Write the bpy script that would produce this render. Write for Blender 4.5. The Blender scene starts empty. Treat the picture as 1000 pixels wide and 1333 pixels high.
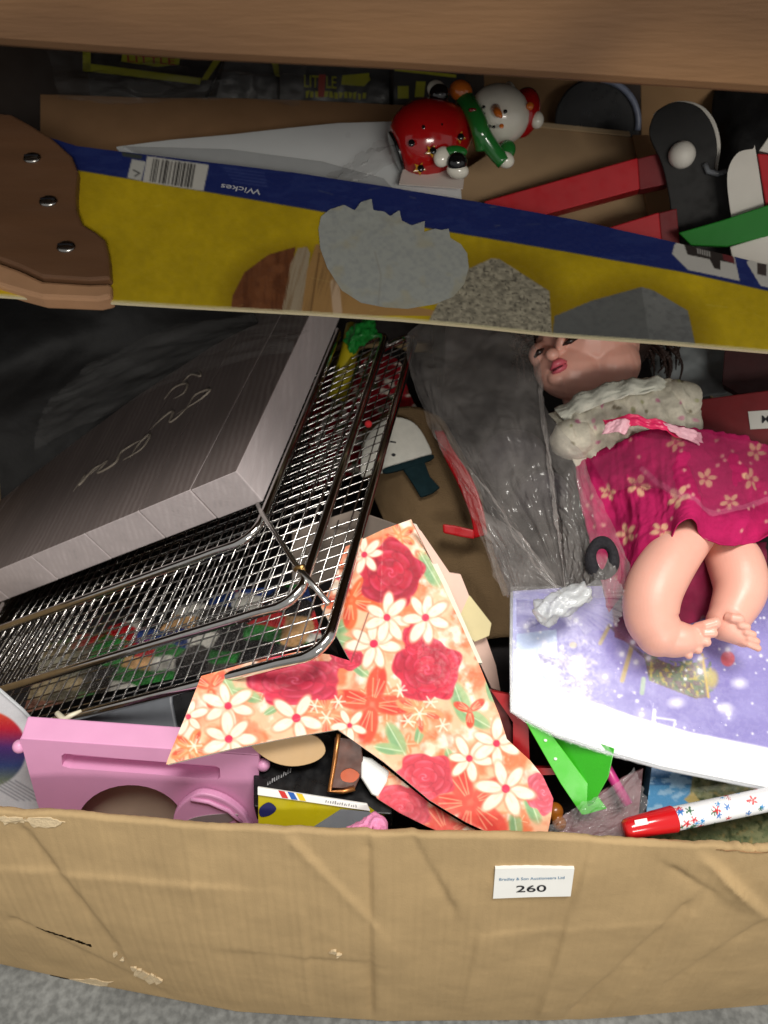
import bpy, bmesh, math, random
import numpy as np
from mathutils import Vector, Matrix
random.seed(7); rng = np.random.default_rng(7)
S = bpy.context.scene; COL = S.collection
R = math.radians

# ------------------------------------------------------------ camera, light
FPX, CX, CY = 1072.0, 500.0, 666.5          # focal length and centre of the photograph, px
PITCH = R(40)
CAM = np.array([0.0, -0.27, 0.745])
RIGHT = np.array([1.0, 0, 0]); UP = np.array([0, math.sin(PITCH), math.cos(PITCH)]); FWD = np.array([0, math.cos(PITCH), -math.sin(PITCH)])
cd = bpy.data.cameras.new('camera'); cam = bpy.data.objects.new('camera', cd); COL.objects.link(cam)
cam.location = CAM; cam.rotation_euler = (math.pi/2 - PITCH, 0, 0)
cd.sensor_fit = 'HORIZONTAL'; cd.sensor_width = 36; cd.lens = 36*FPX/1000
cd.clip_start = 0.02; cd.clip_end = 50
cd.dof.use_dof = True; cd.dof.focus_distance = 0.55; cd.dof.aperture_fstop = 13
S.camera = cam
w = bpy.data.worlds.new('World'); S.world = w; w.use_nodes = True
bg = w.node_tree.nodes['Background']; bg.inputs[0].default_value = (1.0, 0.98, 0.95, 1); bg.inputs[1].default_value = 0.34
def area(name, loc, target, size, watts, color):
    l = bpy.data.lights.new(name, 'AREA'); l.shape = 'RECTANGLE'; l.size, l.size_y = size; l.energy = watts; l.color = color
    o = bpy.data.objects.new(name, l); COL.objects.link(o); o.location = loc
    o.rotation_euler = (Vector(target)-Vector(loc)).to_track_quat('-Z', 'Y').to_euler()
area('ceiling_lamp', (0.45, -0.62, 3.0), (0, 0.05, 0.3), (1.3, 0.6), 82, (1.0, 0.96, 0.9))
area('front_fill_lamp', (0.9, -4.2, 2.0), (0, 0.4, 0.45), (1.6, 0.7), 78, (1.0, 0.95, 0.87))  # added fill light, low in front, brightening things under the bench
S.view_settings.view_transform = 'Standard'; S.view_settings.look = 'None'
S.view_settings.exposure = 0.0; S.view_settings.gamma = 1.0; S.view_settings.use_curve_mapping = False
S.cycles.use_denoising = True; S.cycles.max_bounces = 10; S.cycles.transparent_max_bounces = 24
S.cycles.caustics_reflective = False; S.cycles.caustics_refractive = False

# ------------------------------------------------------------ helpers: space
def V(px, py, d):
    return CAM + d*(FWD + (px-CX)/FPX*RIGHT + (CY-py)/FPX*UP)
def ray(px, py): return FWD + (px-CX)/FPX*RIGHT + (CY-py)/FPX*UP
def unproj(P):
    q = np.asarray(P)-CAM; d = q @ FWD
    return CX+FPX*(q @ RIGHT)/d, CY-FPX*(q @ UP)/d, d
def unit(v): v = np.asarray(v, float); return v/np.linalg.norm(v)
class Plane:
    def __init__(s, p, n):
        s.p = np.asarray(p, float); s.n = unit(n)
        if s.n @ (CAM-s.p) < 0: s.n = -s.n
    def at(s, px, py, off=0.0):
        r = ray(px, py); t = ((s.p-CAM) @ s.n)/(r @ s.n)
        return CAM+t*r+s.n*off
    def shift(s, off): return Plane(s.p+s.n*off, s.n)
def P3(a, b, c):
    a, b, c = V(*a), V(*b), V(*c); return Plane(a, np.cross(b-a, c-a))
def PF(px, py, d, tilt=0, yaw=0):
    """plane at a point, square to the view there, then tilted back / turned (degrees)"""
    n = -unit(ray(px, py))
    n = np.array(Matrix.Rotation(R(tilt), 3, Vector(RIGHT)) @ Vector(n)); n = np.array(Matrix.Rotation(R(yaw), 3, Vector(UP)) @ Vector(n))
    return Plane(V(px, py, d), n)

def PV(px, py, d, lean=12, yaw=0):
    """an upright plane leaning back by some degrees, turned by yaw"""
    return Plane(V(px, py, d), (math.sin(R(yaw))*math.cos(R(lean)), -math.cos(R(yaw))*math.cos(R(lean)), math.sin(R(lean))))

# ------------------------------------------------------------ helpers: materials
MATS = {}
def lin(c):
    c = np.asarray(c, float)/255.0
    return np.where(c <= 0.04045, c/12.92, ((c+0.055)/1.055)**2.4)
def rgba(c): return (*[float(x) for x in lin(c)], 1.0)
def mat(name, col, rough=0.5, metal=0.0, var=0.0, vs=60, bump=0.0, bs=400, spec=0.5, alpha=1.0, stretch=(1, 1, 1), coat=0.0, sss=0.0, attr=False, trans=0.0, bd=0.001, dirt=0.0):
    if name in MATS: return MATS[name]
    m = bpy.data.materials.new(name); m.use_nodes = True; MATS[name] = m
    nt = m.node_tree; b = nt.nodes['Principled BSDF']; L = nt.links
    b.inputs['Roughness'].default_value = rough; b.inputs['Metallic'].default_value = metal
    b.inputs['Specular IOR Level'].default_value = spec; b.inputs['Alpha'].default_value = alpha
    b.inputs['Coat Weight'].default_value = coat; b.inputs['Transmission Weight'].default_value = trans
    if sss: b.inputs['Subsurface Weight'].default_value = sss; b.inputs['Subsurface Radius'].default_value = (0.006, 0.003, 0.002); b.inputs['Subsurface Scale'].default_value = 1.0
    tc = nt.nodes.new('ShaderNodeTexCoord'); mp = nt.nodes.new('ShaderNodeMapping'); L.new(tc.outputs['Object'], mp.inputs[0]); mp.inputs['Scale'].default_value = stretch
    if attr:
        a = nt.nodes.new('ShaderNodeAttribute'); a.attribute_name = 'Col'; src = a.outputs['Color']
    else:
        rg = nt.nodes.new('ShaderNodeRGB'); rg.outputs[0].default_value = rgba(col); src = rg.outputs[0]
    if var:
        nz = nt.nodes.new('ShaderNodeTexNoise'); nz.inputs['Scale'].default_value = vs; nz.inputs['Detail'].default_value = 6; L.new(mp.outputs[0], nz.inputs[0])
        mr = nt.nodes.new('ShaderNodeMapRange'); mr.inputs[1].default_value = 0.25; mr.inputs[2].default_value = 0.75; mr.inputs[3].default_value = 1-var; mr.inputs[4].default_value = 1+var; L.new(nz.outputs[0], mr.inputs[0])
        mx = nt.nodes.new('ShaderNodeVectorMath'); mx.operation = 'SCALE'; L.new(src, mx.inputs[0]); L.new(mr.outputs[0], mx.inputs['Scale']); src = mx.outputs[0]
        if not metal:
            rr = nt.nodes.new('ShaderNodeMapRange'); rr.inputs[1].default_value = 0.3; rr.inputs[2].default_value = 0.7; rr.inputs[3].default_value = max(0.05, rough-0.1); rr.inputs[4].default_value = min(1, rough+0.12)
            n2 = nt.nodes.new('ShaderNodeTexNoise'); n2.inputs['Scale'].default_value = vs*1.7; L.new(mp.outputs[0], n2.inputs[0]); L.new(n2.outputs[0], rr.inputs[0]); L.new(rr.outputs[0], b.inputs['Roughness'])
    L.new(src, b.inputs['Base Color'])
    if bump:
        nb = nt.nodes.new('ShaderNodeTexNoise'); nb.inputs['Scale'].default_value = bs; nb.inputs['Detail'].default_value = 5; L.new(mp.outputs[0], nb.inputs[0])
        bp = nt.nodes.new('ShaderNodeBump'); bp.inputs['Strength'].default_value = bump; bp.inputs['Distance'].default_value = bd; L.new(nb.outputs[0], bp.inputs['Height']); L.new(bp.outputs[0], b.inputs['Normal'])
    return m
def wave_bump(m, scale, dist, strength, axis='X', col2=None, distort=1.5):
    """adds fine parallel relief (corrugation, weave, grain) to a material"""
    nt = m.node_tree; b = nt.nodes['Principled BSDF']; L = nt.links
    tc = nt.nodes.new('ShaderNodeTexCoord'); wv = nt.nodes.new('ShaderNodeTexWave'); wv.bands_direction = axis; wv.inputs['Scale'].default_value = scale
    wv.inputs['Distortion'].default_value = distort; wv.inputs['Detail'].default_value = 2; L.new(tc.outputs['Object'], wv.inputs[0])
    bp = nt.nodes.new('ShaderNodeBump'); bp.inputs['Strength'].default_value = strength; bp.inputs['Distance'].default_value = dist; L.new(wv.outputs[1], bp.inputs['Height'])
    old = b.inputs['Normal'].links
    if old: L.new(old[0].from_socket, bp.inputs['Normal'])
    L.new(bp.outputs[0], b.inputs['Normal'])
    if col2 is not None:
        src = b.inputs['Base Color'].links[0].from_socket
        mx = nt.nodes.new('ShaderNodeMix'); mx.data_type = 'RGBA'; mx.inputs[7].default_value = rgba(col2); L.new(src, mx.inputs[6]); L.new(wv.outputs[1], mx.inputs[0]); L.new(mx.outputs[2], b.inputs['Base Color'])
    return m

# ------------------------------------------------------------ helpers: objects
def wloc(o):
    p = Vector((0, 0, 0))
    while o: p += o.location; o = o.parent
    return np.array(p)
def tag(o, label, cat=None, group=None, kind=None):
    if label: o['label'] = label
    if cat: o['category'] = cat
    if group: o['group'] = group
    if kind: o['kind'] = kind
    return o
def thing(name, label, cat, loc, group=None):
    o = bpy.data.objects.new(name, None); COL.objects.link(o); o.location = [float(v) for v in loc]; o.empty_display_size = 0.02
    return tag(o, label, cat, group)
def build(name, v, f, m, parent=None, smooth=False, cols=None, bevel=0, solid=0, sub=0):
    v = np.asarray(v, float)
    org = wloc(parent) if parent else np.array([(v[:, 0].min()+v[:, 0].max())/2, (v[:, 1].min()+v[:, 1].max())/2, v[:, 2].min()])
    me = bpy.data.meshes.new(name); me.from_pydata((v-org).tolist(), [], [list(map(int, q)) for q in f]); me.update()
    if smooth: me.polygons.foreach_set('use_smooth', [True]*len(me.polygons))
    if cols is not None:
        a = me.color_attributes.new('Col', 'FLOAT_COLOR', 'POINT')
        a.data.foreach_set('color', np.hstack([cols, np.ones((len(cols), 1))]).astype(np.float32).ravel())
    me.materials.append(m)
    o = bpy.data.objects.new(name, me); COL.objects.link(o)
    if parent: o.parent = parent
    else: o.location = org
    if solid:
        s = o.modifiers.new('solid', 'SOLIDIFY'); s.thickness = solid; s.offset = -1
    if bevel:
        bv = o.modifiers.new('bevel', 'BEVEL'); bv.width = bevel; bv.segments = 2; bv.limit_method = 'ANGLE'; bv.angle_limit = R(35)
    if sub:
        sb = o.modifiers.new('sub', 'SUBSURF'); sb.levels = sub; sb.render_levels = sub
    return o
class MB:
    """collects primitives into one mesh"""
    def __init__(s): s.v = []; s.f = []; s.n = 0
    def add(s, v, f):
        v = np.asarray(v, float); s.v.append(v); s.f += [[int(i)+s.n for i in q] for q in f]; s.n += len(v); return s
    def box(s, o, a, b, c):
        o, a, b, c = map(np.asarray, (o, a, b, c)); v = [o+i*a+j*b+k*c for k in (0, 1) for j in (0, 1) for i in (0, 1)]
        f = [(0, 2, 3, 1), (4, 5, 7, 6), (0, 1, 5, 4), (2, 6, 7, 3), (0, 4, 6, 2), (1, 3, 7, 5)]
        if np.dot(np.cross(a, b), c) < 0: f = [q[::-1] for q in f]
        return s.add(v, f)
    def tube(s, path, r, n=8, closed=False, caps=True):
        p = np.asarray(path, float); k = len(p); r = np.full(k, r) if np.isscalar(r) else np.asarray(r)
        t = np.roll(p, -1, 0)-np.roll(p, 1, 0) if closed else np.gradient(p, axis=0)
        t /= np.linalg.norm(t, axis=1)[:, None]+1e-12
        u = np.cross(t[0], [0.3, 0.5, 0.81]); u /= np.linalg.norm(u); vs = []
        for i in range(k):
            u = u-t[i]*(u @ t[i]); u /= np.linalg.norm(u); w_ = np.cross(t[i], u)
            for j in range(n):
                a = 2*math.pi*j/n; vs.append(p[i]+r[i]*(math.cos(a)*u+math.sin(a)*w_))
        f = [(i*n+j, i*n+(j+1) % n, ((i+1) % k)*n+(j+1) % n, ((i+1) % k)*n+j) for i in range(k if closed else k-1) for j in range(n)]
        if caps and not closed: f += [tuple(range(n))[::-1], tuple(range((k-1)*n, k*n))]
        return s.add(vs, f)
    def ell(s, c, rad, rot=None, nu=20, nv=12):
        c = np.asarray(c, float); rad = np.full(3, rad) if np.isscalar(rad) else np.asarray(rad)
        vs = []
        for i in range(nv+1):
            th = math.pi*i/nv
            for j in range(nu):
                ph = 2*math.pi*j/nu; q = np.array([math.sin(th)*math.cos(ph), math.sin(th)*math.sin(ph), math.cos(th)])*rad
                if rot is not None: q = rot @ q
                vs.append(c+q)
        f = [(i*nu+j, (i+1)*nu+j, (i+1)*nu+(j+1) % nu, i*nu+(j+1) % nu) for i in range(nv) for j in range(nu)]
        return s.add(vs, f)
    def prism(s, pts, off):
        pts = np.asarray(pts, float); k = len(pts); off = np.asarray(off); v = np.vstack([pts, pts+off])
        nrm = sum(np.cross(pts[i]-pts[0], pts[(i+1) % k]-pts[0]) for i in range(k))
        f = [tuple(range(k)), tuple(range(2*k-1, k-1, -1))]+[(i, k+i, k+(i+1) % k, (i+1) % k) for i in range(k)]
        if nrm @ off > 0: f = [q[::-1] for q in f]
        return s.add(v, f)
    def build(s, name, m, parent=None, **k): return build(name, np.vstack(s.v), s.f, m, parent, **k)
def prism(name, poly, pl, thick, m, parent=None, off=0.0, bevel=0.0006, ext=None, **k):
    """a solid cut-out: outline on a plane in the place, given real thickness away from its face"""
    pts = [pl.at(x, y)+pl.n*off for x, y in poly]
    return MB().prism(pts, -pl.n*thick if ext is None else ext).build(name, m, parent, bevel=bevel, **k)
def smooth_poly(pts, n=6):
    """closed Catmull-Rom through points"""
    p = np.asarray(pts, float); k = len(p); out = []
    for i in range(k):
        a, b, c, d = p[(i-1) % k], p[i], p[(i+1) % k], p[(i+2) % k]
        for j in range(n):
            t = j/n; out.append(0.5*((2*b)+(-a+c)*t+(2*a-5*b+4*c-d)*t*t+(-a+3*b-3*c+d)*t**3))
    return out
def spline(pts, n=8):
    p = np.asarray(pts, float); p = np.vstack([2*p[0]-p[1], p, 2*p[-1]-p[-2]]); out = []
    for i in range(1, len(p)-2):
        a, b, c, d = p[i-1], p[i], p[i+1], p[i+2]
        for j in range(n):
            t = j/n; out.append(0.5*((2*b)+(-a+c)*t+(2*a-5*b+4*c-d)*t*t+(-a+3*b-3*c+d)*t**3))
    out.append(p[-2]); return np.array(out)
def resample(p, n):
    p = np.asarray(p, float); s = np.r_[0, np.cumsum(np.linalg.norm(np.diff(p[:, :2], axis=0), axis=1))]; s /= s[-1]
    return np.stack([np.interp(np.linspace(0, 1, n), s, p[:, i]) for i in range(p.shape[1])], 1)
# value noise
def _h(ix, iy, seed):
    n = (ix.astype(np.int64)*374761393+iy.astype(np.int64)*668265263+seed*1442695041) & 0xffffffff
    n = ((n ^ (n >> 13))*1274126177) & 0xffffffff
    return ((n ^ (n >> 16)) & 0xffff)/65535.0
def vn(x, y, seed=0):
    x = np.asarray(x, float); y = np.asarray(y, float); ix, iy = np.floor(x), np.floor(y); fx, fy = x-ix, y-iy; fx = fx*fx*(3-2*fx); fy = fy*fy*(3-2*fy)
    return (_h(ix, iy, seed)*(1-fx)+_h(ix+1, iy, seed)*fx)*(1-fy)+(_h(ix, iy+1, seed)*(1-fx)+_h(ix+1, iy+1, seed)*fx)*fy
def fbm(x, y, seed=0, o=4):
    s = 0; a = 0.5
    for i in range(o): s = s+a*vn(x*2**i, y*2**i, seed+i); a /= 2
    return s/(1-0.5**o)
def inside(X, Y, poly):
    c = np.zeros(X.shape, bool); k = len(poly)
    for i in range(k):
        x1, y1 = poly[i][:2]; x2, y2 = poly[(i+1) % k][:2]
        if y1 == y2: continue
        c ^= ((y1 > Y) != (y2 > Y)) & (X < (x2-x1)*(Y-y1)/(y2-y1)+x1)
    return c
def segd(X, Y, a, b):
    ax, ay = a[:2]; bx, by = b[:2]; dx, dy = bx-ax, by-ay; t = np.clip(((X-ax)*dx+(Y-ay)*dy)/(dx*dx+dy*dy+1e-9), 0, 1)
    return np.hypot(X-ax-t*dx, Y-ay-t*dy)
class Paint:
    """flat print worked out per vertex (colour of the ink only)"""
    def __init__(s, X, Y, base): s.X, s.Y = X, Y; s.C = np.tile(np.asarray(base, float), (len(X), 1))
    def mask(s, m, col, a=1.0):
        m = (np.asarray(m, float)*a)[:, None]; col = np.asarray(col, float); s.C = s.C*(1-m)+(col if col.ndim > 1 else col[None, :])*m; return s
    def ell(s, cx, cy, rx, ry, ang, col, a=1.0, soft=0.12):
        c, n = math.cos(R(ang)), math.sin(R(ang)); dx, dy = s.X-cx, s.Y-cy
        q = np.hypot((dx*c+dy*n)/rx, (-dx*n+dy*c)/ry); return s.mask(np.clip((1-q)/soft+0.5, 0, 1), col, a)
    def poly(s, p, col, a=1.0): return s.mask(inside(s.X, s.Y, p), col, a)
    def line(s, p, wd, col, a=1.0):
        d = np.min([segd(s.X, s.Y, p[i], p[i+1]) for i in range(len(p)-1)], 0); return s.mask(np.clip((wd/2-d)/1.2+0.5, 0, 1), col, a)
    def noise(s, scale, amp, seed=0): s.C = s.C*(1+amp*(fbm(s.X/scale, s.Y/scale, seed)-0.5)[:, None]*2); return s
def sheet(name, poly, pl, paint, step, m, parent=None, off=0.0004, disp=None, thick=0.0):
    """printed face: a fine grid on a plane, cut to an outline, coloured per vertex"""
    poly = [tuple(p) for p in poly]; xs = [p[0] for p in poly]; ys = [p[1] for p in poly]
    gx = np.arange(min(xs)-step, max(xs)+2*step, step); gy = np.arange(min(ys)-step, max(ys)+2*step, step)
    X, Y = np.meshgrid(gx, gy); nx, ny = len(gx), len(gy)
    ins = inside(X, Y, poly); cc = inside(X[:-1, :-1]+step/2, Y[:-1, :-1]+step/2, poly)
    keep = cc; used = np.zeros(X.shape, bool)
    used[:-1, :-1] |= keep; used[1:, :-1] |= keep; used[:-1, 1:] |= keep; used[1:, 1:] |= keep
    nk = np.zeros(X.shape, int); nk[:-1, :-1] += keep; nk[1:, :-1] += keep; nk[:-1, 1:] += keep; nk[1:, 1:] += keep
    brd = used & (nk < 4)                      # snap the ragged border onto the outline
    bx, by = X[brd], Y[brd]; best = np.full(bx.shape, 1e9); nxp, nyp = bx.copy(), by.copy()
    for i in range(len(poly)):
        (ax, ay), (ex, ey) = poly[i], poly[(i+1) % len(poly)]; dx, dy = ex-ax, ey-ay; t = np.clip(((bx-ax)*dx+(by-ay)*dy)/(dx*dx+dy*dy+1e-9), 0, 1)
        qx, qy = ax+t*dx, ay+t*dy; d = np.hypot(bx-qx, by-qy); k = d < best; best[k] = d[k]; nxp[k] = qx[k]; nyp[k] = qy[k]
    X[brd] = nxp; Y[brd] = nyp
    idx = -np.ones(X.shape, int); idx[used] = np.arange(used.sum()); x, y = X[used], Y[used]
    rr = FWD[None]+((x-CX)/FPX)[:, None]*RIGHT+((CY-y)/FPX)[:, None]*UP
    t = ((pl.p-CAM) @ pl.n)/(rr @ pl.n); v = CAM+rr*t[:, None]
    o_ = np.full(len(x), off) if disp is None else off+disp(x, y); v = v+pl.n*o_[:, None]
    jj, ii = np.nonzero(keep); f = np.stack([idx[jj, ii], idx[jj+1, ii], idx[jj+1, ii+1], idx[jj, ii+1]], 1)
    a, b, c = v[f[0, 0]], v[f[0, 1]], v[f[0, 2]]
    if np.cross(b-a, c-a) @ pl.n < 0: f = f[:, ::-1]
    return build(name, v, f.tolist(), m, parent, smooth=True, cols=sum(lin(np.clip(paint(x+ox*step, y+oy*step).C, 0, 255)) for ox, oy in ((-0.32, -0.12), (0.12, -0.32), (0.32, 0.12), (-0.12, 0.32)))/4, solid=thick)
def patch(name, rows, nu, nv, m, parent=None, paint=None, disp=None, thick=0.0, mask=None, sm=True):
    """a soft surface through rows of (px, py, depth) points, with folds"""
    rows = [resample(spline(r, 8), nu) for r in rows]; A = np.stack([spline([r[i] for r in rows], 8) for i in range(nu)], 1)
    B = np.stack([resample(A[:, i], nv) for i in range(nu)], 1)       # nv x nu x 3
    X, Y, D = B[..., 0], B[..., 1], B[..., 2]
    W = CAM+D[..., None]*(FWD+((X-CX)/FPX)[..., None]*RIGHT+((CY-Y)/FPX)[..., None]*UP)
    gu = np.gradient(W, axis=1); gv = np.gradient(W, axis=0); N = np.cross(gu, gv); N /= np.linalg.norm(N, axis=2)[..., None]+1e-12
    sg = np.sign(np.sum(N*(CAM-W), 2).mean()); N = N*sg
    u, v = np.meshgrid(np.linspace(0, 1, nu), np.linspace(0, 1, nv))
    if disp is not None: W = W+N*disp(u, v, X, Y)[..., None]
    f = [(j*nu+i, j*nu+i+1, (j+1)*nu+i+1, (j+1)*nu+i) for j in range(nv-1) for i in range(nu-1) if mask is None or mask(u[j, i], v[j, i], X[j, i], Y[j, i])]
    if sg < 0: f = [q[::-1] for q in f]
    cols = None if paint is None else lin(np.clip(paint(X.ravel(), Y.ravel()).C, 0, 255))
    return build(name, W.reshape(-1, 3), f, m, parent, smooth=sm, cols=cols, solid=thick)
def blob(name, mb, m, parent, voxel=0.0009, smooth=6):
    """one continuous rounded surface grown over joined ellipsoids and tubes"""
    o = mb.build(name, m, parent, smooth=True)
    r = o.modifiers.new('remesh', 'REMESH'); r.mode = 'VOXEL'; r.voxel_size = voxel; r.use_smooth_shade = True
    s = o.modifiers.new('smooth', 'SMOOTH'); s.factor = 0.5; s.iterations = smooth
    return o
def text(name, s, pl, p0, p1, height_px, m, parent, off=0.0007, shear=0, flip=False):
    """lettering laid on a plane: baseline from p0 to p1 in the direction of reading"""
    c = bpy.data.curves.new('t', 'FONT'); c.body = s; c.size = 1; c.shear = shear; c.offset = 0.008
    o = bpy.data.objects.new('t', c); COL.objects.link(o); dg = bpy.context.evaluated_depsgraph_get(); me = bpy.data.meshes.new_from_object(o.evaluated_get(dg))
    v = np.array([q.co[:] for q in me.vertices]); f = [tuple(p.vertices) for p in me.polygons]; bpy.data.objects.remove(o); bpy.data.curves.remove(c); bpy.data.meshes.remove(me)
    v[:, 0] -= v[:, 0].min(); wd = v[:, 0].max(); a, b = pl.at(*p0), pl.at(*p1); ux = (b-a)/wd; n = pl.n; uy = np.cross(n, unit(ux)); hp = pl.at(p0[0]+1, p0[1]); sc = np.linalg.norm(hp-pl.at(*p0))
    H = height_px*sc/0.7; W = a+v[:, :1]*ux+v[:, 1:2]*uy*H+n*off
    return build(name, W, f, m, parent)

# ------------------------------------------------------------ common materials
CARD = wave_bump(mat('cardboard', (176, 150, 110), 0.85, var=0.10, vs=30, bump=0.25, bs=900, spec=0.2), 62, 0.0005, 0.13, 'X', None, 2.0)
CARD_TORN = mat('cardboard_torn', (204, 184, 150), 0.95, var=0.12, vs=300, bump=0.6, bs=700, spec=0.1)
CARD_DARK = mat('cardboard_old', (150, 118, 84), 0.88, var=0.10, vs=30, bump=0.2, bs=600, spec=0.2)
CHROME = mat('chrome', (182, 179, 176), 0.18, 1.0, var=0.2, vs=160)
BLACK = mat('black_plastic', (18, 18, 20), 0.35, var=0.15, vs=80)
WHITE = mat('white_paper', (240, 240, 236), 0.6, var=0.03, vs=40)
INK = mat('black_ink', (25, 25, 32), 0.6)
CLEAR = mat('clear_film', (225, 228, 232), 0.12, alpha=0.16, bump=0.3, bs=120, spec=0.8)
PRINT = mat('print_matt', (255, 255, 255), 0.55, attr=True, var=0.02, vs=200)
GLOSSP = mat('print_gloss', (255, 255, 255), 0.25, attr=True, var=0.02, vs=200)
FABP = mat('print_cloth', (255, 255, 255), 0.9, attr=True, var=0.08, vs=500, bump=0.4, bs=1500, spec=0.15)

# ============================================================ the setting
fm = mat('concrete', (114, 116, 115), 0.8, var=0.22, vs=9, bump=0.2, bs=120, spec=0.3)
nt = fm.node_tree; vo = nt.nodes.new('ShaderNodeTexNoise'); vo.inputs['Scale'].default_value = 160; vo.inputs['Detail'].default_value = 2
tcf = nt.nodes.new('ShaderNodeTexCoord'); nt.links.new(tcf.outputs['Object'], vo.inputs[0])
b_ = nt.nodes['Principled BSDF']; src = b_.inputs['Base Color'].links[0].from_socket; rp = nt.nodes.new('ShaderNodeMapRange'); rp.inputs[1].default_value = 0.35; rp.inputs[2].default_value = 0.7; rp.inputs[3].default_value = 0.72; rp.inputs[4].default_value = 1.25
mx = nt.nodes.new('ShaderNodeVectorMath'); mx.operation = 'SCALE'; nt.links.new(vo.outputs[0], rp.inputs[0]); nt.links.new(src, mx.inputs[0]); nt.links.new(rp.outputs[0], mx.inputs['Scale']); nt.links.new(mx.outputs[0], b_.inputs['Base Color'])
g = 40; xs = np.linspace(-2.2, 2.2, g); ys = np.linspace(-1.6, 1.6, g); X, Y = np.meshgrid(xs, ys)
fv = np.stack([X.ravel(), Y.ravel(), (fbm(X*6, Y*6, 3)-0.6).ravel()*0.003], 1)
fo = build('concrete_floor', fv, [(j*g+i, j*g+i+1, (j+1)*g+i+1, (j+1)*g+i) for j in range(g-1) for i in range(g-1)], fm, smooth=True); tag(fo, None, kind='structure')

# wooden bench above the boxes
WOOD = wave_bump(mat('bench_timber', (112, 82, 54), 0.7, var=0.22, vs=7, bump=0.3, bs=120, spec=0.3, stretch=(0.35, 3, 3)), 5, 0.0006, 0.25, 'Z', (92, 66, 43), 9)
BX = Plane((0, 0.15, 0.657), (0, -1, 0))
q = [BX.at(-420, 38), BX.at(0, 62), BX.at(250, 80), BX.at(500, 92), BX.at(760, 108), BX.at(1000, 124), BX.at(1420, 150)]
bench = thing('wooden_bench', 'rough brown timber bench whose front rail crosses the top of the picture', 'bench', (0, 0.55, 0))
top_z = [p+np.array([0, 0, 0.105]) for p in q]
pts = q+top_z[::-1]
MB().prism(pts, (0, 0.04, 0)).build('front_rail', WOOD, bench, bevel=0.004)
zt = 0.79
for k in range(6):
    MB().box((-1.05, 0.145+k*0.157, zt+0.001), (2.1, 0, 0), (0, 0.153, 0), (0, 0, 0.03)).build('top_board', WOOD, bench, bevel=0.002)
for sx in (-0.98, 0.92):
    for sy in (0.20, 1.00): MB().box((sx, sy, 0), (0.06, 0, 0), (0, 0.06, 0), (0, 0, zt)).build('leg', WOOD, bench, bevel=0.002)
MB().box((-0.98, 1.07, 0.02), (1.96, 0, 0), (0, 0.02, 0), (0, 0, zt-0.02)).build('back_panel', mat('light_block_board', (46, 36, 30), 0.85, var=0.2, vs=12), bench)  # added back board; keeps background light from showing behind the bench
for sx in (-0.98, 0.94): MB().box((sx, 0.265, 0.02), (0.02, 0, 0), (0, 0.73, 0), (0, 0, zt-0.02)).build('light_block_end', MATS['light_block_board'], bench)  # added unseen ends that stop light leaking in from the sides

# ============================================================ the cardboard box
box = thing('cardboard_box', 'large worn brown cardboard box with white lot sticker, standing on the concrete floor', 'box', (0.005, 0.2, 0))
XL, XR, HB = -0.43, 0.368, 0.2535
def rim_y(x): return np.interp(x, [-0.43, -0.246, -0.12, 0, 0.12, 0.246, 0.37], [0.034, 0.0145, 0.003, -0.0035, -0.008, -0.012, -0.004])
def foot_y(x): return -0.005+np.interp(x, [-0.43, -0.33, -0.24, -0.12, 0, 0.16, 0.246, 0.33, 0.37], [0.052, 0.025, 0.008, -0.012, -0.019, -0.018, -0.012, -0.006, 0.002])
CREASE = [((35, 1085), (150, 1228), 16, -3.0), ((385, 1095), (490, 1205), 10, 2.2), ((482, 1105), (486, 1322), 12, -2.6), ((395, 1190), (405, 1310), 9, 1.4), ((700, 1325), (765, 1120), 14, 2.4), ((735, 1325), (890, 1180), 13, -2.6),
          ((790, 1320), (900, 1190), 10, 1.8), ((925, 1120), (1005, 1195), 12, 3.4), ((880, 1130), (930, 1160), 10, -2.2), ((870, 1280), (1005, 1190), 12, -2.0), ((600, 1320), (640, 1150), 14, 1.4), ((250, 1110), (255, 1190), 8, 1.2),
          ((20, 1196), (215, 1292), 7, -2.2), ((540, 1090), (590, 1180), 12, -2.0), ((0, 1130), (300, 1155), 22, 1.5), ((640, 1215), (860, 1200), 20, 1.0), ((320, 1240), (470, 1255), 18, -1.0)]
nu, nv = 420, 160
u, v = np.meshgrid(np.linspace(XL, XR, nu), np.linspace(0, 1, nv))   # v=0 floor, 1 rim
fy = foot_y(u); ry = rim_y(u)
bul = 4*v*(1-v)*-0.010; Yp = fy*(1-v)+ry*v+bul
zz = v*(HB-0.0055*np.clip(-u/0.25, 0, 1.2)+0.0025*np.sin(u*19)+0.003*(vn(u*26+9, u*0, 5)-0.5)-0.006*np.exp(-((u+0.25)/0.03)**2)-0.006*np.exp(-((u-0.225)/0.012)**2)*vn(u*400, u*0, 2))
qx = CX+FPX*u/((Yp-CAM[1])*FWD[1]+(zz-CAM[2])*FWD[2]); qy = CY-FPX*((Yp-CAM[1])*UP[1]+(zz-CAM[2])*UP[2])/((Yp-CAM[1])*FWD[1]+(zz-CAM[2])*FWD[2])
dz = np.zeros_like(u)
for a, b, wd, h in CREASE:
    d = segd(qx+5*(fbm(qx/25, qy/25, 3)-0.5), qy+5*(fbm(qx/25, qy/25, 4)-0.5), a, b); sg_ = np.tanh(((b[0]-a[0])*(qy-a[1])-(b[1]-a[1])*(qx-a[0]))/math.hypot(b[0]-a[0], b[1]-a[1])/3.5); dz += h*0.001*(0.6*np.exp(-d/(0.55*wd))+0.5*np.exp(-d/(1.6*wd))*sg_)*(0.4+vn(qx/40, qy/40, int(a[0])))*1.25
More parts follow.
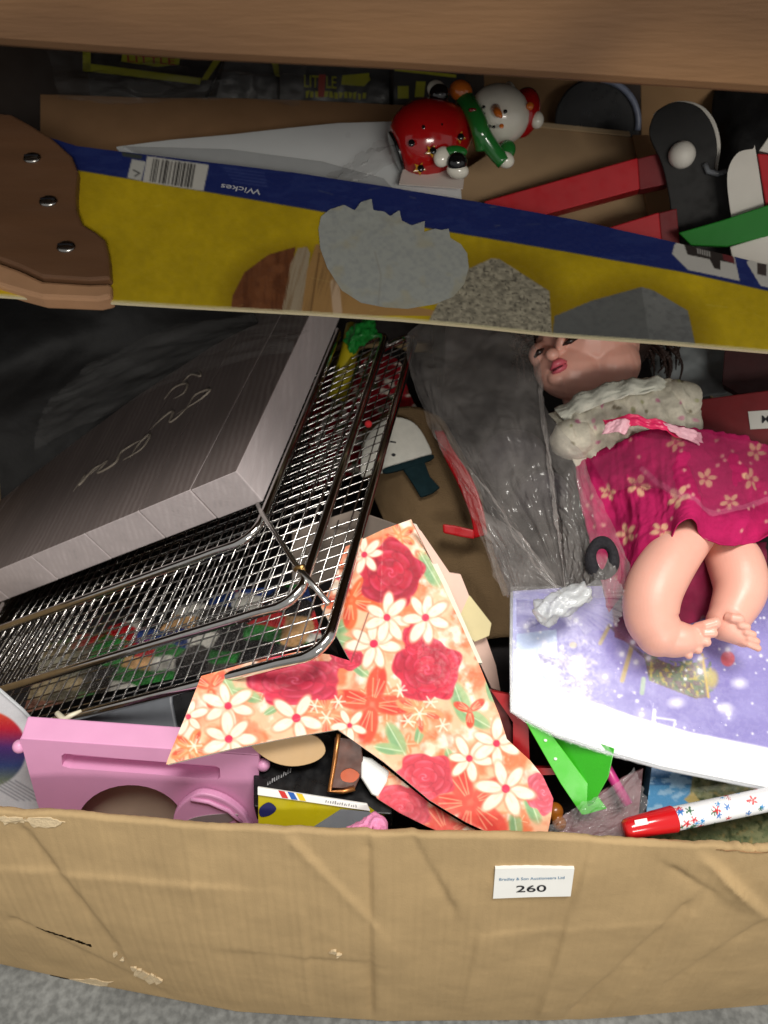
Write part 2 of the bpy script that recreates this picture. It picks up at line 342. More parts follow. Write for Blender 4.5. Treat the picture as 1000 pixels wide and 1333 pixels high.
dz += 0.0026*(fbm(u*9, v*2.2, 11)-0.5)+0.0007*(fbm(u*70, v*18, 12)-0.5)+0.00022*np.sin(u*2*math.pi/0.0072+2*vn(u*20, v*4, 7))*vn(u*14, v*3, 77)
dz *= np.clip(v*8, 0.15, 1)
Yf = Yp-dz; T = 0.0058
rows = [np.stack([u[j], Yf[j], zz[j]], 1) for j in range(nv)]
for k in range(1, 7):                       # rounded folded rim
    a = math.pi*k/6; rows.append(np.stack([u[-1], Yf[-1]+T/2*(1-math.cos(a)), zz[-1]+T/2*math.sin(a)+0.0012*(vn(u[-1]*90, u[-1]*0, 21+k)-0.5)], 1))
rows.append(np.stack([u[-1], Yf[-1]+T, zz[-1]*0.5], 1)); rows.append(np.stack([u[0], Yf[-1]+T, zz[-1]*0+0.006], 1))
W = np.concatenate(rows); nr = len(rows)
# a slit torn open at the lower left
def slit(i, j):
    if j >= nv-1: return False
    x, y = qx[j, i], qy[j, i]; d = segd(np.array([x]), np.array([y]), (22, 1199), (118, 1232))[0]; return d < 1.1
ff = [(j*nu+i, j*nu+i+1, (j+1)*nu+i+1, (j+1)*nu+i) for j in range(nr-1) for i in range(nu-1) if not slit(i, j)]
build('front_panel', W, ff, CARD, box, smooth=True)
YB = 0.64
MB().box((XL, 0.048, 0.006), (0.006, 0, 0), (0, YB-0.048, 0), (0, 0, HB-0.008)).build('side_panel', CARD, box)
MB().box((XR-0.006, 0.012, 0.006), (0.006, 0, 0), (0, YB-0.012, 0), (0, 0, HB-0.008)).build('side_panel', CARD, box)
MB().box((XL, YB, 0.006), (XR-XL, 0, 0), (0, 0.006, 0), (0, 0, HB-0.008)).build('back_panel', CARD, box)
MB().box((XL+0.004, 0.054, 0.002), (XR-XL-0.008, 0, 0), (0, YB-0.055, 0), (0, 0, 0.004)).build('bottom_panel', CARD, box)
def fpt(px, py, off):
    i = np.argmin((qx[:nv]-px)**2+(qy-py)**2); j, i = divmod(i, nu); return np.array([u[j, i], Yf[j, i]-off, zz[j, i]])
def scrap(name, poly, off, m):
    c = np.mean([fpt(x, y, 0) for x, y in poly], 0); mb = MB(); mb.prism([fpt(x, y, off*random.uniform(0.3, 1)) for x, y in poly], (0, off+0.0005, 0)); return mb.build(name, m, box)
for cx, cy, r in ((180, 1264, 7), (188, 1268, 8), (197, 1272, 7), (206, 1275, 5), (176, 1260, 5), (160, 1248, 3), (150, 1242, 3), (434, 1238, 4), (441, 1241, 3)):
    scrap('torn_fibre', [(cx+r*math.cos(a)*random.uniform(0.7, 1.3), cy+r*0.8*math.sin(a)*random.uniform(0.7, 1.2)) for a in np.linspace(0, 2*math.pi, 8)[:-1]], 0.0022, CARD_TORN)
def ragged(poly):
    p = []
    for i in range(len(poly)):
        a, b = poly[i], poly[(i+1) % len(poly)]
        for k in range(5): t = k/5; p.append((a[0]+(b[0]-a[0])*t+random.uniform(-1.6, 1.6), a[1]+(b[1]-a[1])*t+random.uniform(-1.6, 1.6)))
    return p
for poly in ([(0, 1066), (28, 1063), (36, 1068), (20, 1074), (4, 1075)], [(34, 1066), (60, 1063), (84, 1070), (70, 1078), (44, 1076)], [(66, 1277), (108, 1275), (146, 1279), (140, 1283), (90, 1283)], [(935, 1098), (965, 1101), (1000, 1103), (1000, 1109), (950, 1106)]):
    scrap('torn_edge', ragged(poly), 0.0009, CARD_TORN if poly[0][1] < 1090 or poly[0][1] > 1200 else CARD_DARK)
# lot sticker
lp = [fpt(646, 1131, 0), fpt(748, 1130, 0), fpt(743, 1168, 0), fpt(642, 1171, 0)]
SP = Plane((lp[0]+lp[1]+lp[2]+lp[3])/4+np.array([0, -0.0022, 0]), np.cross(lp[1]-lp[0], lp[3]-lp[0]))
stk = prism('lot_sticker', [(645, 1131), (690, 1130), (748, 1131), (743, 1167), (692, 1168), (642, 1170)], SP, 0.0025, WHITE, box, bevel=0); stk['label'] = 'white rectangular lot sticker printed 260'
text('number', '260', SP, (672, 1161), (711, 1160), 13, INK, stk, off=0.0004)
bi = mat('blue_grey_ink', (120, 150, 178), 0.6)
text('print_line', 'Bradley & Son Auctioneers Ltd', SP, (650, 1146), (735, 1143.5), 5.0, bi, stk, off=0.0004)

# ============================================================ rear things under the bench
dcard = mat('rear_cardboard', (158, 122, 88), 0.85, var=0.1, vs=30, bump=0.2, bs=500, spec=0.2)
rb = thing('cardboard_carton', 'brown open carton at the back holding the black and yellow boxes', 'box', (-0.15, 0.9, 0))
pc = P3((60, 130, 0.93), (520, 150, 0.93), (300, 240, 0.90))
prism('front_flap', [(52, 122), (120, 124), (200, 127), (300, 127), (400, 130), (520, 136), (640, 142), (640, 300), (52, 300)], pc, 0.006, dcard, rb, bevel=0.001)
f0, f1 = pc.at(52, 300), pc.at(640, 300); fx = (f0[0], f1[0])
MB().box((fx[0]-0.01, 0.742, 0.001), (fx[1]-fx[0]+0.02, 0, 0), (0, 0.006, 0), (0, 0, min(f0[2], f1[2])-0.002)).build('front_panel', dcard, rb)
MB().box((fx[0]-0.01, 1.0, 0.001), (fx[1]-fx[0]+0.02, 0, 0), (0, 0.006, 0), (0, 0, 0.42)).build('back_panel', dcard, rb)
for sx in (fx[0]-0.01, fx[1]+0.004): MB().box((sx, 0.749, 0.001), (0.006, 0, 0), (0, 0.25, 0), (0, 0, 0.36)).build('side_panel', dcard, rb)
YEL = mat('box_yellow', (186, 186, 20), 0.5, var=0.08, vs=60)
BLK = mat('box_black', (22, 18, 16), 0.4, var=0.15, vs=60)
def gift_box(lbl, front, d, top=None, tilt=0, strips=(), thick=0.06, yaw=0):
    c = np.mean(front, 0); pl = PF(c[0], c[1], d, tilt, yaw); t = thing('toy_box', lbl, 'box', pl.at(c[0], max(p[1] for p in front), -thick), 'black and yellow toy boxes at the back')
    prism('body', front, pl, thick, BLK, t, bevel=0.0008)
    for s_ in strips: prism('yellow_border', s_, pl, 0.002, YEL, t, off=0.0015, bevel=0)
    return t, pl
t1, p1 = gift_box('black toy box with broad yellow rim, lying flat at the upper left', [(112, 62), (292, 70), (262, 140), (118, 130)], 0.99, tilt=-12, strips=([(108, 82), (262, 102), (260, 110), (108, 92)], [(108, 60), (118, 60), (118, 92), (108, 92)], [(282, 72), (292, 72), (270, 104), (262, 104)]))
prism('yellow_badge', [(160, 66), (235, 72), (233, 84), (205, 87), (158, 80)], p1, 0.001, YEL, t1, off=0.0016, bevel=0)
text('lettering', 'LITTLE', p1, (166, 81), (228, 85), 9, mat('box_red', (180, 60, 40), 0.5), t1, off=0.0024)
t2, p2 = gift_box('black toy box with single slanted yellow edge, beside clear bag', [(296, 66), (362, 74), (362, 140), (280, 130)], 1.0, strips=([(352, 74), (362, 75), (364, 100), (358, 98)],))
t3, p3 = gift_box('black toy box with yellow LITTLE lettering on its front', [(364, 74), (508, 88), (508, 140), (364, 138)], 0.985)
text('lettering', 'LITTLE', p3, (396, 113), (438, 115), 14, YEL, t3, off=0.0006)
r4 = random.Random(2)
for k in range(13):
    x = 398+k*6.2; y0 = 118+k*0.2+r4.uniform(-1, 1); prism('letter_fragment', [(x, y0), (x+r4.uniform(3, 5.5), y0+r4.uniform(-2, 2)), (x+r4.uniform(2, 5), y0+r4.uniform(7, 9)), (x+r4.uniform(-1, 1), y0+8)], p3, 0.0008, YEL, t3, off=0.0008, bevel=0)
prism('yellow_badge', [(446, 98), (480, 95), (482, 104), (474, 112), (444, 110)], p3, 0.001, YEL, t3, off=0.001, bevel=0)
prism('red_badge', [(415, 97), (424, 97), (422, 126), (414, 126)], p3, 0.0008, MATS['box_red'], t3, off=0.0009, bevel=0)
t4, p4 = gift_box('black toy box with thin yellow top edge, behind the snowman ornament', [(512, 84), (605, 92), (605, 150), (512, 146)], 0.97, strips=([(514, 88), (594, 97), (594, 101), (514, 92)], [(518, 112), (532, 112), (532, 128), (518, 128)], [(542, 106), (554, 106), (552, 126), (540, 126)]))

pw = P3((170, 186, 0.80), (510, 158, 0.80), (400, 240, 0.76))
wp = thing('white_plate', 'white curved plate standing behind the saw blade', 'plate', pw.at(400, 300))
prism('plate', [(150, 190), (220, 181), (300, 174), (370, 166), (440, 159), (512, 157), (520, 170), (600, 240), (604, 290), (400, 300), (200, 240)], pw, 0.004, mat('white_plastic', (236, 240, 241), 0.35, var=0.05, vs=15), wp, bevel=0.0015)
prism('lower_rim', [(160, 192), (300, 196), (420, 212), (500, 234), (520, 256), (400, 262), (250, 240)], pw, 0.003, mat('grey_plastic', (196, 200, 202), 0.4, var=0.05), wp, off=0.002, bevel=0.001)
prism('paper_tab', [(528, 226), (605, 234), (602, 262), (520, 256)], pw, 0.001, mat('cream_card', (214, 204, 196), 0.7), wp, off=0.014, bevel=0)

rc = thing('cardboard_carton', 'tan flat carton lying behind the snowman ornament and red bars', 'box', V(730, 260, 0.86))
pr = P3((690, 168, 0.86), (850, 180, 0.86), (700, 260, 0.83))
prism('front_panel', [(560, 250), (690, 164), (820, 178), (856, 180), (870, 300), (560, 300)], pr, 0.08, mat('tan_carton', (178, 148, 112), 0.85, var=0.07, vs=30), rc, bevel=0.001)
prism('side_panel', [(822, 179), (900, 180), (900, 300), (846, 300)], pr, 0.003, dcard, rc, off=0.004, bevel=0.0005)
prism('edge_highlight', [(686, 160), (818, 174), (820, 179), (690, 166)], pr, 0.002, mat('carton_edge_lit', (196, 172, 136), 0.85), rc, off=0.003, bevel=0)  # pale strip paints the highlight along the carton's top edge
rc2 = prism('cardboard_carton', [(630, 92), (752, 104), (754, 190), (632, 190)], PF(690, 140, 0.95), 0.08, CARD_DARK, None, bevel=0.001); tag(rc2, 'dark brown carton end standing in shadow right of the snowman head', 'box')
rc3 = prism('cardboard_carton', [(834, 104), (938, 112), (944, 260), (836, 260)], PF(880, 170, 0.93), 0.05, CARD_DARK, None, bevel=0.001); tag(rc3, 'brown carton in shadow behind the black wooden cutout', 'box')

# black bowl; a pale arc paints the highlight on its rim
pb = PF(795, 150, 0.9); bowl = thing('black_pan', 'dark round pan with pale blue highlight painted on its rim standing at the back', 'pan', pb.at(795, 210))
circ = [(778+56*math.cos(a), 158+58*math.sin(a)) for a in np.linspace(0, 2*math.pi, 40)[:-1]]
prism('dish', circ, pb, 0.02, BLACK, bowl, bevel=0.002)
arc = [pb.at(778+53*math.cos(a), 158+55*math.sin(a), 0.002) for a in np.linspace(R(-85), R(12), 24)]
MB().tube(arc, 0.0035, 8).build('rim', mat('rim_highlight_blue', (128, 136, 158), 0.35, var=0.2, vs=80), bowl, smooth=True)
bb = patch('black_bag', [[(930, 110, 0.9), (960, 112, 0.88), (1060, 116, 0.9)], [(926, 180, 0.86), (970, 170, 0.83), (1060, 180, 0.86)], [(930, 260, 0.84), (970, 250, 0.82), (1060, 260, 0.84)]], 40, 40, mat('black_polythene', (12, 12, 13), 0.7, bump=0.3, bs=60, bd=0.004), None, disp=lambda u, v, X, Y: 0.01*(fbm(u*5, v*5, 3)-0.5), thick=0.002); tag(bb, 'crumpled black bag in the dark corner at the upper right', 'bag')

# red bars
rd = mat('red_paint', (188, 22, 34), 0.45, var=0.08, vs=50)
for lbl, poly, d, sh in (('long red wooden bar slanting behind the saw blade', [(630, 262), (830, 205), (833, 246), (700, 282), (640, 280)], 0.775, [(830, 205), (866, 196), (872, 238), (833, 246)]),
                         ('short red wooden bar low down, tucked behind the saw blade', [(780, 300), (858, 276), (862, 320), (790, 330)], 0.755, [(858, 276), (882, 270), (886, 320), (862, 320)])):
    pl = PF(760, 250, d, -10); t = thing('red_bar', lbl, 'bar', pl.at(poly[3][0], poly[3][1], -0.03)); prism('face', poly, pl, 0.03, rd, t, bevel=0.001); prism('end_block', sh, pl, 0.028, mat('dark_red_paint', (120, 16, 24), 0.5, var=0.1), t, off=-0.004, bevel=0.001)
    
# black wooden cutout with white ball
pk = PF(890, 210, 0.745, -8); bc = thing('wooden_cutout', 'black wooden cutout with rounded top, white ball and white edge', 'decoration', pk.at(900, 330))
hd = [(846, 178), (847, 160), (855, 145), (870, 135), (888, 132), (908, 138), (922, 152), (931, 172), (934, 196), (931, 220), (946, 226), (958, 262), (962, 330), (884, 330), (872, 262), (862, 215)]
prism('board', smooth_poly(hd, 4), pk, 0.012, mat('black_paint', (20, 19, 18), 0.55, var=0.2, vs=60), bc, bevel=0.001)
prism('white_edge', smooth_poly([(850, 150), (868, 132), (892, 127), (915, 134), (931, 152), (939, 180), (937, 208), (930, 224), (900, 214), (880, 180)], 5), pk, 0.010, mat('white_paint', (226, 222, 212), 0.5, var=0.05), bc, off=-0.0125, bevel=0.001)
MB().ell(pk.at(888, 202, 0.002), 0.0118).build('ball', MATS['white_paint'], bc, smooth=True)
MB().tube([pk.at(918, 214, 0.002), pk.at(922, 224, 0.004), pk.at(934, 227, 0.004), pk.at(946, 222, 0.002)], 0.0025, 8).build('clip', mat('grey_film', (130, 134, 140), 0.25, alpha=0.8), bc, smooth=True)
# red white green cutout
pg = PF(960, 260, 0.715, -6); xc = thing('wooden_cutout', 'white, red and green wooden cutout at the right edge', 'decoration', pg.at(970, 350))
prism('white_board', smooth_poly([(947, 240), (950, 215), (962, 198), (980, 194), (984, 196), (998, 290), (1000, 320), (965, 320), (954, 290)], 4), pg, 0.012, MATS['white_paint'], xc, bevel=0.001)
prism('red_board', [(986, 200), (1010, 202), (1060, 210), (1060, 300), (1002, 300)], pg, 0.012, rd, xc, off=0.002, bevel=0.001)
prism('white_point', [(988, 196), (1006, 170), (1060, 150), (1060, 206), (1010, 201)], pg, 0.012, MATS['white_paint'], xc, off=-0.001, bevel=0.001)
grn = mat('green_paint', (24, 128, 34), 0.5, var=0.08, vs=40)
prism('green_bar', [(884, 304), (940, 288), (1060, 248), (1060, 292), (1000, 308), (946, 322), (900, 320)], pg, 0.02, grn, xc, off=0.012, bevel=0.001)
prism('white_foot', [(950, 322), (1002, 306), (1060, 292), (1060, 345), (955, 345)], pg, 0.018, MATS['white_paint'], xc, off=0.010, bevel=0.001)

# supports in the dark behind the front box
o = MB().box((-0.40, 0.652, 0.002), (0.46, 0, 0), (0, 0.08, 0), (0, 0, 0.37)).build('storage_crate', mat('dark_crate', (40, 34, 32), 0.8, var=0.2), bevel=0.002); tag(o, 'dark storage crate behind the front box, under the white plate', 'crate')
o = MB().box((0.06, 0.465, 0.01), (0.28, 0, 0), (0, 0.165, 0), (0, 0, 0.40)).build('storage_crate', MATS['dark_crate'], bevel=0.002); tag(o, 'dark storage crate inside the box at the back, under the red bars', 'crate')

# ============================================================ handsaw in its printed sleeve
PS = P3((150, 395, 0.655), (1000, 457, 0.650), (500, 262, 0.705))
saw = thing('handsaw', 'wooden handled handsaw in yellow and blue card sleeve, laid across the box', 'saw', PS.at(500, 420, -0.01))
upper = [(-20, 168), (40, 172), (100, 191), (250, 209), (380, 225), (500, 243), (620, 263), (760, 289), (870, 314), (1000, 345), (1120, 374)]
lower = [(1120, 466), (1000, 458), (860, 446), (720, 436), (620, 425), (520, 416), (400, 408), (250, 400), (148, 394), (40, 388), (-20, 384)]
blu = [(-20, 196), (40, 208), (105, 223), (250, 247), (430, 278), (600, 305), (740, 329), (880, 353), (1000, 379), (1120, 405)]
prism('blade', [(x, y) for x, y in upper+lower], PS, 0.0022, mat('sleeve_card', (226, 214, 176), 0.7), saw, bevel=0, off=-0.0004)
def paint_sleeve(X, Y):
    p = Paint(X, Y, (200, 172, 24)); p.noise(60, 0.10, 4); p.noise(8, 0.05, 14)
    # printed pictures of materials with soft printed shadows round them
    for cx, cy, rx, ry in ((385, 395, 100, 80), (650, 420, 95, 105), (815, 452, 118, 90)):
        q = np.hypot((X-cx)/rx, (Y-cy)/ry); p.mask(np.clip((1.12-q)/0.35, 0, 1), (120, 96, 10), 0.6)
    p.poly([(300, 412), (303, 385), (318, 355), (350, 332), (385, 322), (378, 360), (368, 412)], (112, 66, 38))
    p.poly([(366, 412), (378, 345), (388, 324), (400, 322), (404, 330), (398, 370), (392, 412)], (164, 148, 124))
    p.poly([(392, 412), (400, 352), (412, 318), (440, 330), (470, 412)], (166, 128, 78)); p.line([(404, 412), (416, 330)], 2, (120, 88, 50)); p.line([(440, 412), (436, 370)], 12, (196, 168, 138))
    wm = inside(X, Y, [(300, 412), (303, 385), (318, 355), (350, 332), (385, 322), (378, 360), (368, 412)]); p.mask(wm*np.clip((fbm(X/3, Y/22, 41)-0.45)*4, 0, 1), (84, 46, 26), 0.6); p.mask(wm*np.clip((fbm(X/14, Y/14, 42)-0.5)*4, 0, 1), (140, 88, 54), 0.5)
    wm = inside(X, Y, [(366, 412), (378, 345), (388, 324), (412, 318), (440, 330), (470, 412)]); p.mask(wm*np.clip((fbm((X+Y*0.25)/2.5, Y/40, 43)-0.5)*4, 0, 1), (120, 92, 58), 0.5)
    p.poly([(444, 412), (456, 380), (520, 395), (600, 412)], (170, 132, 80))
    st = inside(X, Y, [(555, 425), (575, 385), (600, 355), (640, 337), (650, 338), (715, 380), (719, 440), (560, 430)]); n = fbm(X/5, Y/3, 8, 3); p.mask(st, np.stack([100+100*n, 96+96*n, 84+84*n], 1)); p.mask(st & (vn(X/2.2, Y/2.0, 5) > 0.78), (70, 66, 58), 0.7)
    p.poly([(719, 440), (722, 412), (770, 392), (835, 374), (850, 378), (895, 405), (905, 450), (900, 455)], (104, 106, 104)); p.poly([(846, 450), (835, 374), (850, 378), (895, 405), (905, 452)], (122, 124, 122)); sm_ = inside(X, Y, [(719, 440), (722, 412), (770, 392), (835, 374), (850, 378), (895, 405), (905, 450), (900, 455)]); p.mask(sm_*np.clip((fbm(X/6, Y/4, 44)-0.45)*3, 0, 1), (88, 90, 90), 0.5); p.mask(sm_*np.clip((Y-395)/50, 0, 1), (84, 86, 86), 0.4)
    up = np.interp(X, [a[0] for a in blu], [a[1] for a in blu]); p.mask(np.clip((up-Y)/1.8+0.5, 0, 1), (30, 44, 108)); p.mask((Y < up) & (fbm(X/30, Y/8, 2) > 0.6), (52, 68, 126), 0.3)
    top = np.interp(X, [a[0] for a in upper], [a[1] for a in upper])
    p.poly([(192, 204), (272, 215), (265, 249), (186, 237)], (206, 204, 196)); p.poly([(172, 208), (190, 211), (184, 236), (166, 232)], (196, 196, 190))
    rb_ = random.Random(6)
    for k in range(14):
        x = 200+k*4.1+rb_.uniform(-1, 1); p.line([(x, 208+k*0.55), (x-5, 236+k*0.6)], rb_.choice((1.3, 2.0, 2.8)), (48, 46, 44))
    for k in range(26):
        x, y = rb_.uniform(120, 1000), rb_.uniform(230, 430); p.line([(x, y), (x+rb_.uniform(-30, 30), y+rb_.uniform(-6, 8))], 1.0, (226, 210, 130), rb_.uniform(0.1, 0.35))
    p.line([(174, 222), (182, 226), (176, 230)], 1.6, (60, 60, 60))
    for k in range(5): p.line([(292+k*3, 219+k*4.4), (344+k*1, 226+k*4.4)], 1.4, (86, 98, 152), 0.5)
    for poly in ([(878, 319), (884, 314), (955, 330), (963, 366), (896, 352), (875, 331)], [(972, 342), (980, 332), (1060, 352), (1060, 390), (990, 372)]): p.poly(poly, (196, 194, 188))
    p.poly([(890, 317), (954, 331), (957, 344), (938, 340), (938, 352), (930, 350), (924, 338), (895, 332)], (50, 44, 42)); p.poly([(940, 328), (954, 331), (957, 344), (942, 339)], (104, 42, 46)); p.poly([(986, 342), (998, 344), (998, 360), (986, 357)], (70, 60, 58))
    for k in range(6): p.line([(908+k*3, 324+k*0.8), (909+k*3, 330+k*0.8)], 1.2, (210, 210, 205))
    p.poly([(158, 198), (186, 203), (184, 208), (160, 204)], (90, 90, 40), 0.6)
    bt = np.interp(X, [a[0] for a in lower[::-1]], [a[1] for a in lower[::-1]]); p.mask(Y > bt-2.2, (226, 216, 172), 0.8)
    return p
sl = sheet('sleeve_print', upper+lower, PS, paint_sleeve, 1.5, PRINT, saw, off=0.0, disp=lambda x, y: 0.0012*(fbm(x/90, y/60, 6)-0.5)+0.0006); sl['label'] = 'yellow card face with blue band and pictures of brick, timber and stone'
text('lettering', 'Wickes', PS, (341, 249), (289, 241), 9, mat('pale_ink', (206, 208, 214), 0.6), saw, off=0.0016)
rag = [(415, 300), (418, 285), (430, 275), (448, 270), (462, 276), (470, 266), (484, 262), (486, 276), (500, 278), (508, 284), (520, 276), (523, 290), (536, 296), (548, 292), (553, 290), (552, 304), (566, 300), (574, 302), (584, 300), (586, 312), (600, 320), (608, 332), (610, 350), (604, 372), (590, 388), (566, 398), (530, 404), (500, 402), (470, 396), (445, 380), (426, 350), (417, 325)]
def paint_rag(X, Y):
    p = Paint(X, Y, (172, 176, 170)); n = fbm(X/5, Y/4, 31); p.mask(np.clip((n-0.42)*3, 0, 1), (152, 156, 156), 0.6); p.mask(np.clip((fbm(X/22, Y/16, 12)-0.55)*5, 0, 1), (178, 170, 140), 0.45); p.line([(492, 402), (496, 360), (488, 330)], 2, (150, 148, 140), 0.6); return p
o = sheet('torn_sticker', rag, PS, paint_rag, 1.5, PRINT, saw, off=0.0018, disp=lambda x, y: 0.0016*fbm(x/14, y/14, 9)*np.clip((330-y)/60, 0.15, 1)); o['label'] = 'torn round grey white sticker on the sleeve'
# handle
HW = mat('handle_wood', (112, 80, 57), 0.45, var=0.12, vs=18, bump=0.08, bs=160, stretch=(0.6, 3, 3))
hp = [(-240, 150), (-60, 152), (20, 160), (42, 172), (74, 192), (98, 214), (105, 232), (103, 262), (104, 282), (112, 302), (130, 313), (141, 322), (146, 345), (148, 372), (120, 374), (60, 370), (30, 356), (0, 345), (-60, 350), (-240, 420)]
hh = prism('handle', hp, PS, 0.020, HW, saw, off=0.0095, bevel=0.0022)
hl = prism('handle_lower_edge', [(0, 348), (30, 359), (60, 373), (120, 377), (148, 376), (148, 393), (130, 397), (58, 394), (28, 386), (-2, 377), (-70, 378), (-70, 352)], PS, 0.016, mat('handle_wood_light', (186, 142, 106), 0.55, var=0.12, vs=30), saw, off=0.0072, bevel=0.003)
MBs = mat('screw_steel', (170, 168, 164), 0.25, 1.0)
for x, y in ((47, 217), (68, 273), (91, 332)):
    sc = MB().ell(PS.at(x, y, 0.0097), (0.0078, 0.0062, 0.0025), np.stack([RIGHT, np.cross(PS.n, RIGHT), PS.n], 1), 20, 8).build('screw', MBs, saw, smooth=True)
    a = PS.at(x, y, 0.0122); MB().box(a-RIGHT*0.006-PS.n*0.0004, RIGHT*0.012, np.cross(PS.n, RIGHT)*0.0012, PS.n*0.0006).build('slot', INK, sc)

# ============================================================ plank sign and three-tier rack
SA, SB, SC = np.array([0.17586554, 0.98247533, 0.06175381]), np.array([-0.8307141, 0.18177353, -0.52618672]), np.array([0.52819068, -0.04123835, -0.84812382])
A = V(307, 612, 0.612); TH = 0.0335
sgn = thing('plank_sign', 'thick grey whitewashed plank sign with faint script, leaning on the wire rack', 'sign', A+SC*TH+SB*0.3)
PW = wave_bump(mat('grey_plank', (190, 180, 180), 0.75, var=0.16, vs=30, bump=0.25, bs=220, stretch=(3, 0.5, 3), spec=0.25), 60, 0.0003, 0.08, 'X', (188, 177, 177), 3)
PFACE = wave_bump(mat('shaded_wood_face', (116, 106, 103), 0.85, var=0.25, vs=14, bump=0.15, bs=160, stretch=(3, 0.5, 3), spec=0.12), 50, 0.0003, 0.1, 'X', (108, 97, 94), 3)  # dark wood tone, with part of the shade put into the colour
def t_at(px):       # distance along SB at which the edge passes a picture column
    lo, hi = 0, 0.6
    for _ in range(50):
        m_ = (lo+hi)/2
        if unproj(A+SB*m_)[0] > px: lo = m_
        else: hi = m_
    return lo
cuts = [0]+[t_at(x) for x in (247, 180, 110, 40)]; wd = cuts[-1]-cuts[-2]; cuts += [cuts[-1]+wd, cuts[-1]+2*wd, cuts[-1]+3*wd]
LEN = 0.37
for k in range(7):
    a, b = cuts[k]+0.0004, cuts[k+1]-0.0004; dz = random.uniform(-0.0006, 0.0006)
    pk_ = MB().box(A+SB*a+SC*dz, SA*LEN, SB*(b-a), SC*TH).build('plank', PW, sgn, bevel=0.0009)
    e0 = 0.0002; MB().box(A+SB*(a+e0)+SA*e0+SC*(dz-0.0004), SA*(LEN-2*e0), SB*(b-a-2*e0), SC*0.0008).build('darkened_face', PFACE, pk_)
pf = Plane(A, -SC)
scr = mat('script_cream', (142, 132, 120), 0.7, var=0.3, vs=150)
for pts in ([(96, 640), (112, 618), (104, 632), (122, 612), (134, 604)], [(118, 618), (140, 600), (128, 616), (150, 604), (158, 590), (172, 580), (186, 572)], [(160, 600), (186, 584), (196, 566), (182, 578), (170, 596)], [(196, 560), (212, 545), (226, 536), (222, 550), (236, 540), (250, 524)], [(230, 540), (262, 520), (274, 508), (256, 514), (244, 530)], [(214, 520), (228, 505), (244, 500), (240, 512), (226, 520)], [(236, 500), (250, 488), (262, 490), (258, 480)], [(60, 590), (40, 592), (66, 584), (96, 572)]):
    P = [pf.at(x, y, 0.0004) for x, y in spline(pts, 6)]; wds = [0.0012*(0.3+math.sin(math.pi*i/(len(P)-1))) for i in range(len(P))]; MB().tube(P, np.array(wds), 6).build('script_stroke', scr, sgn, smooth=True)

rack = thing('cooling_rack', 'three tier chrome wire cooling rack with square mesh under the plank sign', 'rack', A+SC*(TH+0.06)+SB*0.2)
def rack_tier(corner_px, base, la, lb, wr, name):
    """rim with rounded corners in the plane of SA,SB and a square wire mesh"""
    pl = Plane(base, -SC); c = pl.at(*corner_px); rc_ = 0.017; pth = []
    for (ca, cb, a0) in ((rc_, rc_, 180), (la-rc_, rc_, 270), (la-rc_, lb-rc_, 0), (rc_, lb-rc_, 90)):
        for k in range(7):
            a = R(a0+k*15); pth.append(c+SA*(ca+rc_*math.cos(a))+SB*(cb+rc_*math.sin(a)))
    pp = []
    for i in range(len(pth)):
        a, b = pth[i], pth[(i+1) % len(pth)]; n = max(1, int(np.linalg.norm(b-a)/0.02)); pp += [a+(b-a)*j/n for j in range(n)]
    t = MB().tube(pp, wr, 10, closed=True).build('tier_rim', mat('bright_chrome', (216, 214, 211), 0.12, 1.0, var=0.1, vs=120), rack, smooth=True)
    mb = MB(); s1, s2 = 0.0115, 0.0128; wire = 0.00066
    if name == 'top': return c
    for k in range(1, int(lb/s2)):
        o_ = c+SB*k*s2+SC*0.001; mb.tube([o_, o_+SA*la], wire, 5)
    for k in range(1, int(la/s1)):
        o_ = c+SA*k*s1+SC*0.0022; mb.tube([o_, o_+SB*lb], wire, 5)
    m_ = mb.build('wire_mesh', CHROME, t, smooth=True); m_['kind'] = 'stuff'
    return c
b0 = A+SC*(TH+0.004)
c3 = rack_tier((331, 700), b0, 0.30, 0.33, 0.0036, 'top')
c2 = rack_tier((388, 782), b0+SC*0.016, 0.34, 0.40, 0.0036, 'mid')
c1 = rack_tier((424, 848), b0+SC*0.032, 0.38, 0.44, 0.0038, 'low')
print('rack corners', unproj(c3), unproj(c2), unproj(c1))
q1 = c3+SA*0.028; q2 = Plane(b0+SC*0.014, -SC).at(394, 744); q3 = Plane(b0+SC*0.031, -SC).at(427, 786)
MB().tube([Plane(b0-SC*0.003, -SC).at(336, 657), Plane(b0-SC*0.003, -SC).at(341, 668), Plane(b0+SC*0.0115, -SC).at(390, 742), Plane(b0+SC*0.0115, -SC).at(395, 746), Plane(b0+SC*0.027, -SC).at(428, 786)], 0.0021, 8).build('folding_leg', mat('bright_steel', (225, 224, 220), 0.2, 1.0), rack, smooth=True)
MB().tube([q2+SC*-0.0035+SB*0.004, q2-SC*0.0045, q2-SB*0.004-SC*0.0035], 0.0018, 8).build('hinge_loop', mat('brass', (190, 150, 90), 0.3, 1.0), rack, smooth=True)

